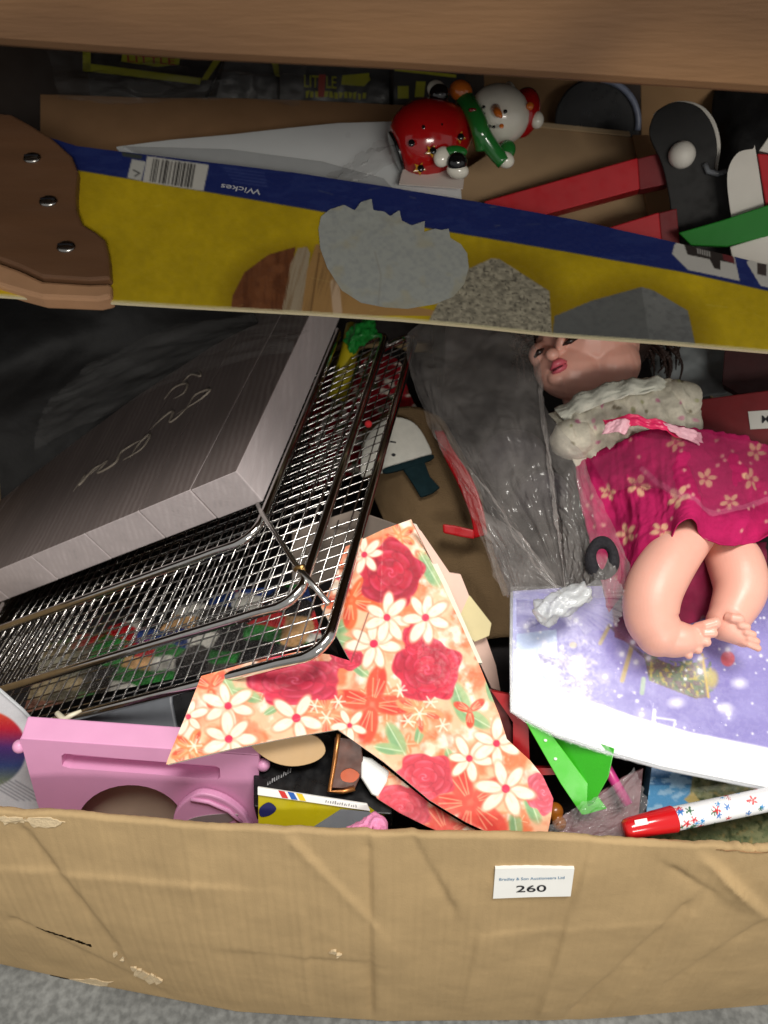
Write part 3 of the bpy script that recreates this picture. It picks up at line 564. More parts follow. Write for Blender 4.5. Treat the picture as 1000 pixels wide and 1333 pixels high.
# ============================================================ heap filling the box
g1, g2 = 90, 70; X, Y = np.meshgrid(np.linspace(XL+0.012, XR-0.012, g1), np.linspace(0.05, YB-0.006, g2))
Z = np.interp(X, [-0.42, -0.18, -0.03, 0.1, 0.3], [0.02, 0.09, 0.165, 0.175, 0.185])+np.clip(Y-0.05, 0, 0.25)*0.3+0.03*(fbm(X*16, Y*16, 5)-0.5)+0.012*(fbm(X*50, Y*50, 6)-0.5)
hp_ = build('dark_cloth', np.stack([X.ravel(), Y.ravel(), Z.ravel()], 1), [(j*g1+i, j*g1+i+1, (j+1)*g1+i+1, (j+1)*g1+i) for j in range(g2-1) for i in range(g1-1)], mat('dark_fabric', (30, 26, 27), 0.9, var=0.35, vs=25, bump=0.3, bs=400), smooth=True, solid=0.003)
tag(hp_, 'crumpled dark cloth filling the bottom of the box under everything else', 'cloth', kind='stuff')

# ============================================================ floral star
PFl = P3((218, 995, 0.530), (530, 678, 0.600), (712, 1088, 0.5335))
star = [(418, 790), (432, 760), (450, 712), (476, 702), (505, 690), (535, 677), (553, 716), (575, 758), (600, 812), (625, 868), (650, 930), (660, 962), (690, 990), (706, 1010), (719, 1040), (714, 1066), (710, 1089), (640, 1086), (606, 1070), (560, 1042), (500, 992), (440, 950), (380, 960), (300, 976), (218, 996), (236, 946), (252, 905), (262, 880), (325, 862), (390, 848), (430, 852), (456, 861)]
def daisy(p, cx, cy, r, n=6, a0=0, asp=0.23, col=(250, 238, 216)):
    for k in range(n):
        a = a0+360*k/n+random.uniform(-9, 9); rr = 0.88*r*random.uniform(0.85, 1.1); x, y = cx+rr*0.56*math.cos(R(a)), cy+rr*0.56*math.sin(R(a))
        p.ell(x, y, rr*0.52, rr*asp*1.12, a, (226, 120, 84), 0.55, 0.25); p.ell(x, y, rr*0.44, rr*asp*0.86, a, col, 0.94, 0.35); p.ell(x+rr*0.05, y, rr*0.3, rr*asp*0.4, a, (255, 236, 214), 0.5, 0.6)
        p.line([(cx, cy), (cx+rr*0.5*math.cos(R(a)), cy+rr*0.5*math.sin(R(a)))], 1.2, (240, 200, 170), 0.6)
    p.ell(cx, cy, r*0.13, r*0.13, 0, (214, 36, 78))
def rose(p, cx, cy, rx, ry, seed, col=(204, 30, 60)):
    rg = random.Random(seed*7+1); col = np.array(col, float); dx, dy = (p.X-cx)/rx, (p.Y-cy)/ry; th = np.arctan2(dy, dx); r = np.hypot(dx, dy); edge = 0.93+0.09*np.cos(5*th+seed)+0.04*np.cos(9*th+2*seed)
    m = np.clip((edge-r)/0.06, 0, 1); p.mask(m, col)
    for rad, n, sz in ((0.68, 7, 0.40), (0.46, 6, 0.32), (0.27, 5, 0.22)):
        a0 = rg.uniform(0, 360)
        for k in range(n):
            a = a0+360*k/n+rg.uniform(-14, 14); c_, s_ = math.cos(R(a)), math.sin(R(a)); ex, ey = dx-rad*c_, dy-rad*s_; lo, la = ex*c_+ey*s_, -ex*s_+ey*c_
            q = np.hypot(lo/(sz*0.62), la/sz); pm = m*np.clip((1-q)/0.25, 0, 1); f = rg.uniform(0.78, 1.06); p.mask(pm, np.clip(col*f, 0, 255), 0.85); lip = pm*np.clip((lo/sz-0.15)*3.5, 0, 1); p.mask(lip, np.clip(col*1.05+np.array([26, 62, 62]), 0, 255), 0.6); p.mask(m*np.clip(1-np.abs(q-1)/0.14, 0, 1)*(lo > -0.1), col*0.68, 0.5)
    p.mask(m*np.clip((0.2-r)*9, 0, 1)*np.clip(np.sin(th*2+r*42)*1.5, 0, 1), np.clip(col*1.1+np.array([30, 80, 80]), 0, 255), 0.7); p.mask(m, np.clip(col*(0.75+0.5*fbm(dx*3, dy*3, seed))[:, None], 0, 255), 0.22)
def daisy_(p, cx, cy, r, col, rg):
    a0 = rg.uniform(0, 72)
    for k in range(5):
        a = a0+72*k; p.ell(cx+r*0.55*math.cos(R(a)), cy+r*0.55*math.sin(R(a)), r*0.5, r*0.3, a, col, 0.8, 0.5); p.line([(cx, cy), (cx+r*0.8*math.cos(R(a)), cy+r*0.8*math.sin(R(a)))], 1.3, (255, 226, 190), 0.7)
def lily(p, cx, cy, r, a0, n=4, col=(228, 76, 48)):
    for k in range(n):
        a = a0+360*k/n+random.uniform(-12, 12); x, y = cx+r*0.55*math.cos(R(a)), cy+r*0.55*math.sin(R(a)); p.ell(x, y, r*0.52, r*0.26, a, col, 0.95, 0.25); p.ell(x+r*0.12*math.cos(R(a+60)), y+r*0.12*math.sin(R(a+60)), r*0.34, r*0.12, a, (206, 48, 40), 0.6, 0.4)
        for s_ in (-10, 4, 16): p.line([(cx+r*0.2*math.cos(R(a+s_)), cy+r*0.2*math.sin(R(a+s_))), (cx+r*0.7*math.cos(R(a+s_)), cy+r*0.7*math.sin(R(a+s_)))], 1.5, (255, 206, 160), 0.65)
def leaf(p, cx, cy, r, a, col=(150, 184, 128)):
    p.ell(cx, cy, r, r*0.42, a, col, 0.9, 0.4); p.ell(cx-3, cy+2, r*0.7, r*0.2, a+8, (110, 160, 112), 0.6, 0.5); p.line([(cx-r*math.cos(R(a)), cy-r*math.sin(R(a))), (cx+r*math.cos(R(a)), cy+r*math.sin(R(a)))], 1.4, (226, 236, 200), 0.7)
def paint_floral(X, Y):
    random.seed(11); p = Paint(X, Y, (244, 188, 150)); n = fbm(X/26, Y/26, 3); p.mask(np.clip((n-0.45)*5, 0, 1), (230, 112, 66), 0.85); n = fbm(X/18+7, Y/18, 9); p.mask(np.clip((n-0.55)*6, 0, 1), (253, 240, 226), 0.85); p.mask(np.clip((fbm(X/22, Y/30, 14)-0.58)*6, 0, 1), (232, 104, 70), 0.6); p.mask(np.clip((fbm(X/28+3, Y/24, 24)-0.62)*7, 0, 1), (196, 204, 160), 0.35)
    r5 = random.Random(3)
    for k in range(26):
        x, y = r5.uniform(230, 700), r5.uniform(690, 1080); daisy_(p, x, y, r5.uniform(9, 15), r5.choice([(232, 108, 60), (238, 130, 84), (226, 92, 66)]), r5)
    for c in ((440, 818, 24, -20), (448, 836, 20, 20), (515, 962, 24, 60), (505, 975, 18, 10), (600, 915, 30, 70), (618, 935, 24, 30), (690, 1048, 24, 70), (468, 872, 16, 40), (294, 888, 20, 60), (322, 905, 20, 20), (545, 955, 14, 100), (560, 742, 26, 60), (640, 900, 16, 70), (585, 990, 16, 70), (670, 1075, 20, 80), (355, 925, 12, -30)): leaf(p, *c)
    lily(p, 457, 782, 36, 20, 5, (230, 96, 44)); lily(p, 484, 918, 48, -80, 4); lily(p, 612, 1045, 58, 35, 5, (230, 80, 64)); lily(p, 275, 895, 26, 200, 3, (226, 88, 50)); lily(p, 612, 925, 22, 80, 3); lily(p, 250, 975, 26, 10, 5, (238, 140, 84)); lily(p, 520, 700, 20, 30, 5, (236, 140, 84)); lily(p, 545, 925, 30, 15, 6, (240, 150, 100)); lily(p, 425, 930, 34, 10, 6, (240, 140, 96))
    rose(p, 508, 748, 46, 46, 1, (192, 24, 54)); rose(p, 556, 872, 48, 46, 2); rose(p, 384, 886, 66, 36, 3, (212, 42, 74)); rose(p, 552, 1012, 42, 34, 4, (226, 66, 84)); rose(p, 706, 1032, 26, 30, 5, (230, 92, 110)); rose(p, 452, 858, 26, 16, 6, (216, 48, 76)); rose(p, 540, 832, 18, 24, 8, (206, 40, 66))
    for c in ((474, 724, 30, 7, 0), (486, 840, 40, 7, 15), (503, 806, 36, 7, 10), (554, 804, 38, 7, 25), (297, 919, 38, 6, 20), (245, 933, 28, 6, 50), (299, 963, 40, 7, 5), (386, 936, 44, 5, 10), (609, 988, 34, 6, 10), (646, 968, 36, 6, 30), (656, 1027, 42, 6, 8), (455, 945, 26, 5, 20), (440, 752, 24, 5, 40)): daisy(p, *c)
    p.line([(457, 862), (468, 832), (479, 800)], 1.6, (104, 52, 44), 0.85)
    for c in ((545, 930), (560, 915), (520, 900), (425, 935), (410, 920), (440, 915), (255, 972), (530, 940), (575, 945)):
        for k in range(6): a = R(60*k+random.uniform(-15, 15)); p.line([c, (c[0]+9*math.cos(a), c[1]+9*math.sin(a))], 2.0, (255, 238, 214), 0.85)
    p.noise(7, 0.05, 3)
    return p
fl = thing('floral_star', 'thick star shaped box end covered in red, orange and white flower print', 'decoration', PFl.at(560, 1040, -0.03))
rightward = unit(PFl.at(560, 850)-PFl.at(500, 850)); back = -PFl.n*0.020
o = sheet('printed_face', star, PFl, paint_floral, 1.25, PRINT, fl, off=0.0, disp=lambda x, y: 0.0012*(fbm(x/80, y/80, 2)-0.5)+0.0065*np.clip(1-np.min([segd(x, y, (490, 905), q_)/w_ for q_, w_ in (((498, 688), 52), ((225, 990), 46), ((705, 1068), 56))], 0), 0, 1)**1.0)
cream = mat('pink_board', (236, 200, 184), 0.7, var=0.06, vs=40)
prism('backing_board', star, PFl, 0.0022, mat('cream_board', (236, 226, 206), 0.7, var=0.05), fl, off=-0.0012, bevel=0)
ps = P3((540, 684, 0.598), (652, 900, 0.560), (600, 752, 0.610))
prism('side_wall', [(537, 680), (549, 692), (586, 746), (600, 748), (612, 778), (632, 826), (646, 866), (652, 900), (640, 896), (612, 836), (580, 766), (556, 718)], PF(600, 800, 0.606, 18, 18), 0.003, cream, fl, bevel=0.0004)
prism('side_edge', [(535, 678), (543, 680), (560, 710), (585, 760), (612, 822), (630, 862), (622, 862), (600, 812), (575, 758), (553, 716)], PFl, 0.010, mat('white_edge_board', (222, 218, 200), 0.7, var=0.06), fl, off=-0.0035, bevel=0.0004)
def paint_low(X, Y):
    p = paint_floral(X+30, Y-40); p.ell(525, 1022, 30, 20, 30, (222, 62, 80), 0.9, 0.4); leaf(p, 560, 1052, 22, 30, (190, 200, 110)); leaf(p, 578, 1066, 18, 30); return p
PLo = PFl.shift(-0.014)
low = [(472, 988), (500, 998), (560, 1046), (606, 1074), (640, 1090), (590, 1090), (556, 1076), (520, 1058), (492, 1040), (474, 1016)]
sheet('lower_arm_print', low, PLo, paint_low, 1.5, PRINT, fl, off=0.0003)
prism('lower_arm', low, PLo, 0.006, MATS['cream_board'], fl, off=-0.0004, bevel=0)
prism('corner_block', [(470, 984), (484, 987), (507, 1004), (504, 1018), (492, 1038), (484, 1034), (470, 1012)], PLo, 0.008, mat('white_foam', (226, 228, 226), 0.5, var=0.04), fl, off=0.0016, bevel=0.0015)

# ============================================================ purple picture book in a clear sleeve
PB = P3((668, 780, 0.592), (668, 925, 0.556), (1000, 1020, 0.541))
bookp = [(667, 770), (760, 764), (860, 760), (1000, 762), (1120, 768), (1120, 1045), (1000, 1026), (930, 1012), (860, 998), (790, 978), (730, 958), (690, 938), (667, 924)]
def paint_book(X, Y):
    p = Paint(X, Y, (124, 112, 188)); n = fbm(X/70, Y/50, 6); p.mask(np.clip((n-0.4)*2.4, 0, 1), (160, 152, 214), 0.7)
    p.mask(np.clip((760-X)/110, 0, 1), (164, 174, 222), 0.7); p.mask(np.clip((Y-840)/90, 0, 1)*np.clip((880-X)/150, 0, 1), (168, 166, 220), 0.5); p.mask(np.clip((X-900)/60, 0, 1)*np.clip((830-Y)/60, 0, 1), (64, 52, 120), 0.85)
    p.poly([(672, 826), (724, 820), (728, 900), (672, 888)], (184, 204, 238), 0.9); p.poly([(672, 780), (700, 784), (720, 806), (690, 818), (672, 816)], (84, 74, 150), 0.8); p.poly([(724, 836), (752, 840), (750, 900), (728, 892)], (120, 112, 180), 0.6); p.poly([(700, 850), (738, 862), (740, 872), (702, 862)], (112, 98, 150), 0.8)
    p.ell(752, 868, 10, 14, 0, (240, 240, 250), 0.7, 0.8); p.ell(746, 840, 5, 4, 0, (224, 210, 170), 0.8); p.ell(752, 905, 8, 5, 0, (220, 196, 180), 0.6)
    p.line([(793, 815), (781, 838)], 5, (170, 150, 110)); p.line([(823, 840), (810, 886)], 6, (184, 160, 104)); p.line([(838, 884), (836, 902)], 6, (170, 190, 170)); p.line([(793, 815), (840, 856)], 4, (96, 70, 90), 0.8)
    p.poly([(838, 850), (880, 868), (915, 860), (922, 908), (905, 910), (845, 886)], (108, 84, 82)); m = inside(X, Y, [(838, 850), (880, 862), (925, 856), (928, 900), (905, 908), (845, 886)]); p.mask(m & (fbm(X/5, Y/5, 3) > 0.5), (92, 120, 74), 0.8); p.mask(m & (fbm(X/4, Y/4, 8) > 0.66), (196, 176, 70), 0.9); p.line([(914, 852), (922, 908)], 3, (206, 170, 60)); p.ell(926, 884, 8, 12, 0, (190, 170, 60), 0.8, 0.6)
    p.ell(947, 858, 9, 10, 0, (216, 70, 90)); p.poly([(795, 770), (832, 790), (850, 850), (800, 830)], (120, 40, 84), 0.8)
    r2 = random.Random(5)
    for k in range(150):
        x, y, s_ = r2.uniform(680, 1110), r2.uniform(800, 975), r2.choice((1.2, 1.2, 1.6, 2.2, 3.2)); p.ell(x, y, s_, s_, 0, (250, 250, 255), 0.95, 0.9)
        if s_ > 3: p.ell(x, y, 7, 7, 0, (230, 228, 255), 0.45, 1.6)
    for c in ((943, 922), (906, 966), (918, 966), (930, 970), (880, 915), (962, 890)): p.ell(c[0], c[1], 9, 6, 0, (250, 250, 255), 0.8, 1.2)
    wb = np.interp(X, [660, 720, 760, 830, 900, 1000, 1120], [886, 898, 910, 934, 954, 974, 996]); p.mask(np.clip((Y-wb)/3+0.5, 0, 1), (248, 249, 250))
    p.line([(852, 925), (850, 946)], 4.5, (236, 238, 248)); p.line([(852, 934), (879, 938), (876, 950)], 2.2, (228, 230, 246))
    return p
bk = thing('picture_book', 'purple starry picture book with white lower border in a clear sleeve', 'book', PB.at(850, 1000, -0.01))
sag = lambda x, y: -0.004*np.clip((np.asarray(x)-668)/330, 0, 1)*0+0.002*(fbm(np.asarray(x)/120, np.asarray(y)/90, 3)-0.5)
sheet('cover', bookp, PB, paint_book, 1.5, GLOSSP, bk, off=0.0006, disp=sag)
prism('pages', bookp, PB, 0.007, mat('page_edges', (226, 226, 222), 0.7, var=0.06, vs=200), bk, off=-0.0010, bevel=0.0006)
sl_ = [(664, 766)]+bookp[1:5]+[(1120, 1051), (1000, 1032), (930, 1018), (860, 1004), (786, 984), (726, 964), (684, 943), (663, 928)]
x0 = np.array(sl_); sheet('clear_sleeve', sl_, PB, lambda X, Y: Paint(X, Y, (255, 255, 255)), 6, mat('sleeve_film', (235, 238, 242), 0.08, alpha=0.10, bump=0.15, bs=90, spec=0.7, bd=0.003), bk, off=0.0022, disp=lambda x, y: 0.0016*(fbm(x/45, y/45, 13)-0.5))
MB().tube([PB.at(x, y, 0.001) for x, y in [(666, 772), (665, 850), (666, 926), (690, 940), (730, 960), (790, 980), (860, 1000), (930, 1014), (1000, 1028), (1100, 1044)]], 0.0012, 8).build('sleeve_seam', mat('seam_film', (210, 214, 218), 0.15, alpha=0.55), bk, smooth=True)

# ============================================================ doll
SKIN = mat('doll_vinyl', (232, 174, 156), 0.4, var=0.05, vs=30, spec=0.5, sss=0.15)
doll = thing('baby_doll', 'baby doll in magenta flowered dress lying on its back, head under the saw', 'doll', V(870, 700, 0.64))
def leg(name, path, foot, toes):
    mb = MB(); q = np.array(path, float); q4 = spline(q, 6); mb.tube([V(*r[:3]) for r in q4], np.array([r[3]*r[2]/FPX for r in q4]), 48)
    for x, y, d, r in (path[0], path[-1]): mb.ell(V(x, y, d), r*d/FPX, None, 40, 24)
    f4 = spline(np.array(foot, float), 6); mb.tube([V(*r[:3]) for r in f4], np.array([r[3]*r[2]/FPX for r in f4]), 40); mb.ell(V(*foot[-1][:3]), foot[-1][3]*foot[-1][2]/FPX)
    for (x0, y0, x1, y1, d, r) in toes:
        s_ = d/FPX; mb.tube([V(x0, y0, d+0.004), V((x0+x1)/2, (y0+y1)/2, d), V(x1, y1, d)], np.array([r*1.0, r*1.0, r*1.08])*s_, 10); mb.ell(V(x1, y1, d), r*1.12*s_, None, 12, 8)
    return blob(name, mb, SKIN, doll, 0.0006, 5)
leg('leg', [(912, 684, 0.594, 27), (878, 722, 0.574, 34), (852, 766, 0.562, 37), (848, 802, 0.557, 35), (858, 824, 0.555, 31)], [(856, 820, 0.556, 31), (872, 830, 0.554, 26), (888, 832, 0.552, 23), (900, 832, 0.552, 19)],
    [(906, 818, 931, 811, 0.5465, 7.4), (906, 825, 928, 824, 0.5455, 6.0), (902, 832, 920, 836, 0.5455, 5.6), (896, 838, 909, 846, 0.546, 5.2), (886, 842, 897, 853, 0.5465, 4.8)])
leg('leg', [(936, 706, 0.602, 28), (956, 730, 0.585, 35), (964, 766, 0.573, 34), (952, 798, 0.566, 28), (945, 810, 0.562, 25)], [(945, 810, 0.562, 25), (950, 816, 0.558, 22), (960, 824, 0.555, 17), (968, 830, 0.553, 13)],
    [(946, 803, 962, 806, 0.5475, 6.6), (956, 812, 972, 816, 0.547, 5.2), (962, 820, 980, 826, 0.547, 4.8), (964, 828, 985, 835, 0.547, 4.5), (962, 834, 987, 844, 0.547, 4.2)])
def VH(x, y, d): return V(x, y, d+0.034)
hb = MB(); HC = VH(764, 446, 0.703)
hb.ell(HC, (0.046, 0.046, 0.050)); hb.ell(VH(745, 478, 0.690), (0.034, 0.034, 0.027)); hb.ell(VH(790, 474, 0.688), (0.029, 0.03, 0.028)); hb.ell(VH(727, 491, 0.672), (0.010, 0.009, 0.008)); hb.ell(VH(719, 461, 0.6625), (0.0062, 0.0062, 0.0055)); hb.ell(VH(729, 452, 0.668), (0.005, 0.006, 0.012))
hb.ell(VH(823, 452, 0.700), (0.0045, 0.009, 0.013)); hb.ell(VH(706, 462, 0.688), (0.012, 0.012, 0.012)); hb.tube([VH(760, 500, 0.70), VH(775, 545, 0.69)], 0.022, 16)
head = blob('head', hb, SKIN, doll, 0.0009, 14); head['label'] = 'peach vinyl doll head with parted pink lips'
lp_ = mat('lip_pink', (214, 98, 112), 0.35)
mb = MB(); mb.tube([VH(717, 482, 0.6635), VH(723, 474, 0.6595), VH(730, 471, 0.6595), VH(738, 471, 0.663)], np.array([0.0012, 0.0032, 0.0034, 0.0012]), 10); mb.tube([VH(719, 486, 0.664), VH(726, 482, 0.661), VH(734, 477, 0.661), VH(739, 473, 0.664)], np.array([0.001, 0.0028, 0.003, 0.001]), 10); mb.build('lips', lp_, head, smooth=True)
MB().tube([VH(720, 483, 0.6590), VH(728, 478, 0.6578), VH(736, 474, 0.660)], 0.0008, 6).build('mouth_line', mat('mouth_dark', (96, 20, 34), 0.5), head, smooth=True)
for a, b, c in (((733, 449), (742, 444), (752, 440)), ((696, 465), (702, 458), (708, 454))): MB().tube([VH(*a, 0.6615), VH(*b, 0.6565), VH(*c, 0.6575)], np.array([0.001, 0.0026, 0.001]), 8).build('eye', mat('eye_dark', (40, 24, 20), 0.3), head, smooth=True)
HAIR = wave_bump(mat('doll_hair', (44, 28, 22), 0.55, var=0.3, vs=90), 160, 0.001, 0.8, 'Z', None, 6)
mb = MB(); mb.ell(VH(770, 425, 0.728), (0.060, 0.052, 0.058), None, 32, 20); hair = mb.build('hair', HAIR, doll, smooth=True)
for k in range(46):
    s_ = k % 2; x = random.uniform(836, 884) if s_ else random.uniform(672, 700); y = random.uniform(425, 470); d = 0.705+random.uniform(-0.012, 0.014)
    pts = [(x-(30 if s_ else -24), y-26, d+0.01), (x-6, y-4, d), (x+random.uniform(-4, 6), y+14, d+0.004), (x+random.uniform(-10, 4), y+random.uniform(24, 42), d+0.008)]
    q = spline(pts, 4); MB().tube([VH(*r) for r in q], np.linspace(0.0026, 0.0006, len(q)), 6).build('lock', HAIR, hair, smooth=True)
def paint_blouse(X, Y):
    p = Paint(X, Y, (206, 200, 182)); p.noise(14, 0.12, 3); r2 = random.Random(3)
    for k in range(46): p.ell(r2.uniform(730, 910), r2.uniform(485, 600), r2.uniform(2, 4.5), r2.uniform(1.5, 3.5), r2.uniform(0, 180), r2.choice([(206, 140, 160), (190, 110, 140), (150, 150, 110), (120, 112, 90)]), 0.8, 0.6)
    return p
fold = lambda f, a, s: (lambda u, v, X, Y: a*(np.sin(u*f+3*fbm(u*3, v*2, s))*0.5+1.2*(fbm(u*9, v*5, s+1)-0.5)+0.55*(fbm(u*26, v*9, s+2)-0.5)))
patch('blouse', [[(715, 540, 0.672), (745, 522, 0.662), (800, 500, 0.655), (860, 494, 0.658), (905, 505, 0.675)], [(728, 556, 0.655), (770, 536, 0.645), (830, 515, 0.640), (880, 512, 0.648), (912, 525, 0.668)], [(738, 580, 0.648), (790, 560, 0.636), (840, 545, 0.630), (890, 545, 0.638), (918, 555, 0.66)], [(752, 612, 0.645), (800, 590, 0.632), (850, 575, 0.628), (900, 570, 0.636), (925, 580, 0.66)]], 110, 60, FABP, doll, paint_blouse, fold(46, 0.0032, 4), 0.0012)
patch('collar', [[(722, 532, 0.668), (760, 510, 0.652), (810, 494, 0.646), (858, 492, 0.652), (880, 498, 0.662)], [(728, 540, 0.658), (765, 520, 0.644), (812, 504, 0.638), (852, 500, 0.643), (876, 505, 0.655)], [(736, 548, 0.655), (775, 530, 0.642), (815, 516, 0.636), (848, 510, 0.640), (868, 512, 0.65)]], 80, 16, mat('collar_cloth', (206, 206, 192), 0.9, var=0.1, vs=120, bump=0.4, bs=900), doll, None, fold(30, 0.0028, 9), 0.0015)
sv = MB(); sv.ell(V(882, 520, 0.660), (0.020, 0.018, 0.015), None, 72, 44); q = sv.v[0]; sv.v[0] = q+0.0045*(fbm(q[:, 0]*120, q[:, 2]*120, 3)-0.5)[:, None]*np.array([1, -1, 1]); so = build('sleeve', sv.v[0], sv.f, FABP, doll, smooth=True, cols=lin(np.clip(paint_blouse(*[np.array([unproj(r)[i] for r in sv.v[0]]) for i in (0, 1)]).C, 0, 255)))
sv = MB(); sv.ell(V(748, 572, 0.652), (0.019, 0.018, 0.016), None, 72, 44); q = sv.v[0]; sv.v[0] = q+0.0045*(fbm(q[:, 0]*120, q[:, 2]*120, 8)-0.5)[:, None]*np.array([1, -1, 1]); so = build('sleeve', sv.v[0], sv.f, FABP, doll, smooth=True, cols=lin(np.clip(paint_blouse(*[np.array([unproj(r)[i] for r in sv.v[0]]) for i in (0, 1)]).C, 0, 255)))
def gold(p, cx, cy, r, seed):
    for k in range(5):
        a = 72*k+seed*17; p.ell(cx+r*0.6*math.cos(R(a)), cy+r*0.6*math.sin(R(a)), r*0.42, r*0.26, a, (206, 172, 130), 0.85, 0.4)
    p.ell(cx, cy, r*0.16, r*0.16, 0, (150, 70, 80))
def paint_skirt(X, Y):
    p = Paint(X, Y, (168, 28, 84)); p.noise(30, 0.14, 5); p.mask(np.clip((fbm(X/40, Y/22, 4)-0.5)*4, 0, 1), (134, 18, 66), 0.6)
    for i, c in enumerate(((831, 632, 15), (882, 649, 14), (814, 694, 15), (977, 625, 15), (921, 621, 13), (985, 587, 13), (880, 576, 12), (1040, 640, 14), (790, 640, 10), (860, 690, 12), (948, 655, 11), (870, 742, 12))): gold(p, *c, i)
    r2 = random.Random(9)
    for k in range(60): p.ell(r2.uniform(760, 1060), r2.uniform(570, 780), 2.2, 2.6, 0, (206, 166, 140), 0.75, 0.8)
    p.line([(836, 610), (860, 630), (890, 650), (930, 668), (965, 663), (1000, 648), (1050, 636)], 7, (186, 120, 134), 0.5)
    return p
patch('skirt', [[(748, 600, 0.648), (800, 575, 0.630), (860, 556, 0.622), (915, 558, 0.630), (1000, 578, 0.645), (1080, 600, 0.66)], [(758, 655, 0.628), (815, 625, 0.608), (885, 605, 0.596), (955, 618, 0.602), (1080, 640, 0.63)], [(775, 720, 0.608), (820, 685, 0.590), (880, 652, 0.576), (945, 672, 0.578), (1085, 670, 0.61)], [(795, 800, 0.592), (826, 742, 0.580), (866, 700, 0.562), (905, 682, 0.560), (950, 712, 0.565), (1000, 696, 0.575), (1085, 690, 0.60)]], 170, 110, FABP, doll, paint_skirt, lambda u, v, X, Y: 0.0060*(np.sin(u*30+3*fbm(u*3, v*2, 7))*0.5*(0.3+v)+1.2*(fbm(u*9, v*5, 8)-0.5))+0.0030*(fbm(u*48+2*v, v*2.2, 9)-0.5)*(1.3-0.8*v)+0.0016*(fbm(u*30, v*16, 19)-0.5), 0.0008)
patch('tulle_overlay', [[(770, 600, 0.628), (830, 572, 0.616), (900, 560, 0.616), (1080, 600, 0.645)], [(800, 640, 0.608), (860, 615, 0.592), (930, 620, 0.590), (1080, 630, 0.62)], [(842, 612, 0.594), (880, 645, 0.578), (935, 668, 0.570), (1000, 648, 0.578), (1080, 640, 0.60)]], 90, 50, mat('tulle', (150, 56, 90), 0.8, alpha=0.25, spec=0.3), doll, None, fold(28, 0.003, 17))
patch('underskirt', [[(792, 780, 0.598), (860, 730, 0.596), (930, 712, 0.596), (1000, 705, 0.60)], [(800, 815, 0.590), (880, 815, 0.585), (930, 800, 0.588), (1000, 760, 0.595)]], 60, 24, mat('underskirt_cloth', (112, 14, 52), 0.9, var=0.25, vs=60), doll, None, fold(40, 0.003, 23), 0.001)
rib = mat('ribbon_pink', (226, 44, 100), 0.35, var=0.2, vs=40); ribp = mat('ribbon_pale', (226, 172, 184), 0.4, var=0.15, vs=50)
bow = patch('bow', [[(786, 548, 0.622), (820, 540, 0.614), (860, 548, 0.612), (900, 562, 0.618)], [(790, 560, 0.618), (830, 554, 0.610), (866, 562, 0.608), (905, 578, 0.614)]], 50, 16, rib, doll, None, fold(20, 0.003, 31), 0.0008)
patch('ribbon_tail', [[(862, 550, 0.611), (890, 556, 0.611), (914, 564, 0.616)], [(872, 562, 0.607), (896, 572, 0.608), (918, 586, 0.613)]], 30, 14, ribp, bow, None, fold(9, 0.002, 33), 0.0006)
patch('ribbon_tail', [[(790, 552, 0.617), (806, 545, 0.613), (824, 548, 0.611)], [(784, 566, 0.617), (800, 562, 0.612), (814, 566, 0.611)]], 24, 14, ribp, bow, None, fold(9, 0.002, 35), 0.0006)

# ============================================================ knotted clear bag
BAG = mat('grey_polythene', (172, 166, 162), 0.09, alpha=0.36, spec=0.7, bump=0.25, bs=90, bd=0.003)
nb_ = BAG.node_tree; tc_ = nb_.nodes.new('ShaderNodeTexCoord'); nz_ = nb_.nodes.new('ShaderNodeTexNoise'); nz_.inputs['Scale'].default_value = 28; nz_.inputs['Detail'].default_value = 5; mr_ = nb_.nodes.new('ShaderNodeMapRange'); mr_.inputs[1].default_value = 0.35; mr_.inputs[2].default_value = 0.68; mr_.inputs[3].default_value = 0.12; mr_.inputs[4].default_value = 0.32
nb_.links.new(tc_.outputs['Object'], nz_.inputs[0]); nb_.links.new(nz_.outputs[0], mr_.inputs[0]); nb_.links.new(mr_.outputs[0], nb_.nodes['Principled BSDF'].inputs['Alpha'])
bag = thing('plastic_bag', 'grey see-through plastic bag tied in a knot, lying beside the doll', 'bag', V(690, 700, 0.66))
out = [(650, 778, 0.575), (636, 730, 0.583), (612, 655, 0.605), (580, 590, 0.63), (545, 520, 0.66), (528, 440, 0.69), (580, 405, 0.70), (650, 405, 0.69), (690, 425, 0.68), (704, 520, 0.64), (752, 590, 0.612), (792, 660, 0.592), (818, 730, 0.575), (816, 776, 0.566)]
ctr = (738, 782, 0.560)
def ringp(t, lift): return [(ctr[0]+(x-ctr[0])*t, ctr[1]+(y-ctr[1])*t, ctr[2]+(d-ctr[2])*t-lift) for x, y, d in out]
patch('film', [ringp(0.03, 0), ringp(0.2, 0.004), ringp(0.5, 0.014), ringp(0.8, 0.014), out], 360, 170, BAG, bag, None,
      lambda u, v, X, Y: 0.0062*np.clip(v*2.2, 0.1, 1)*(fbm(u*17+1.5*fbm(u*5, v*3, 21), v*1.6, 3, 3)-0.5)*2+0.0016*(fbm(u*50+3*v, v*3.5, 8, 2)-0.5)*np.clip(1.6-1.5*v, 0.2, 1)+0.007*(fbm(u*8, v*7, 5)-0.5)*np.clip(v*2, 0, 1)+0.0035*np.abs(fbm(u*22, v*9, 25)-0.5)*np.clip(v*2, 0, 1)+0.0046*np.abs(fbm(u*26+4*fbm(u*6, v*6, 61), v*15, 33, 3)-0.5)*np.clip(v*3, 0, 1))
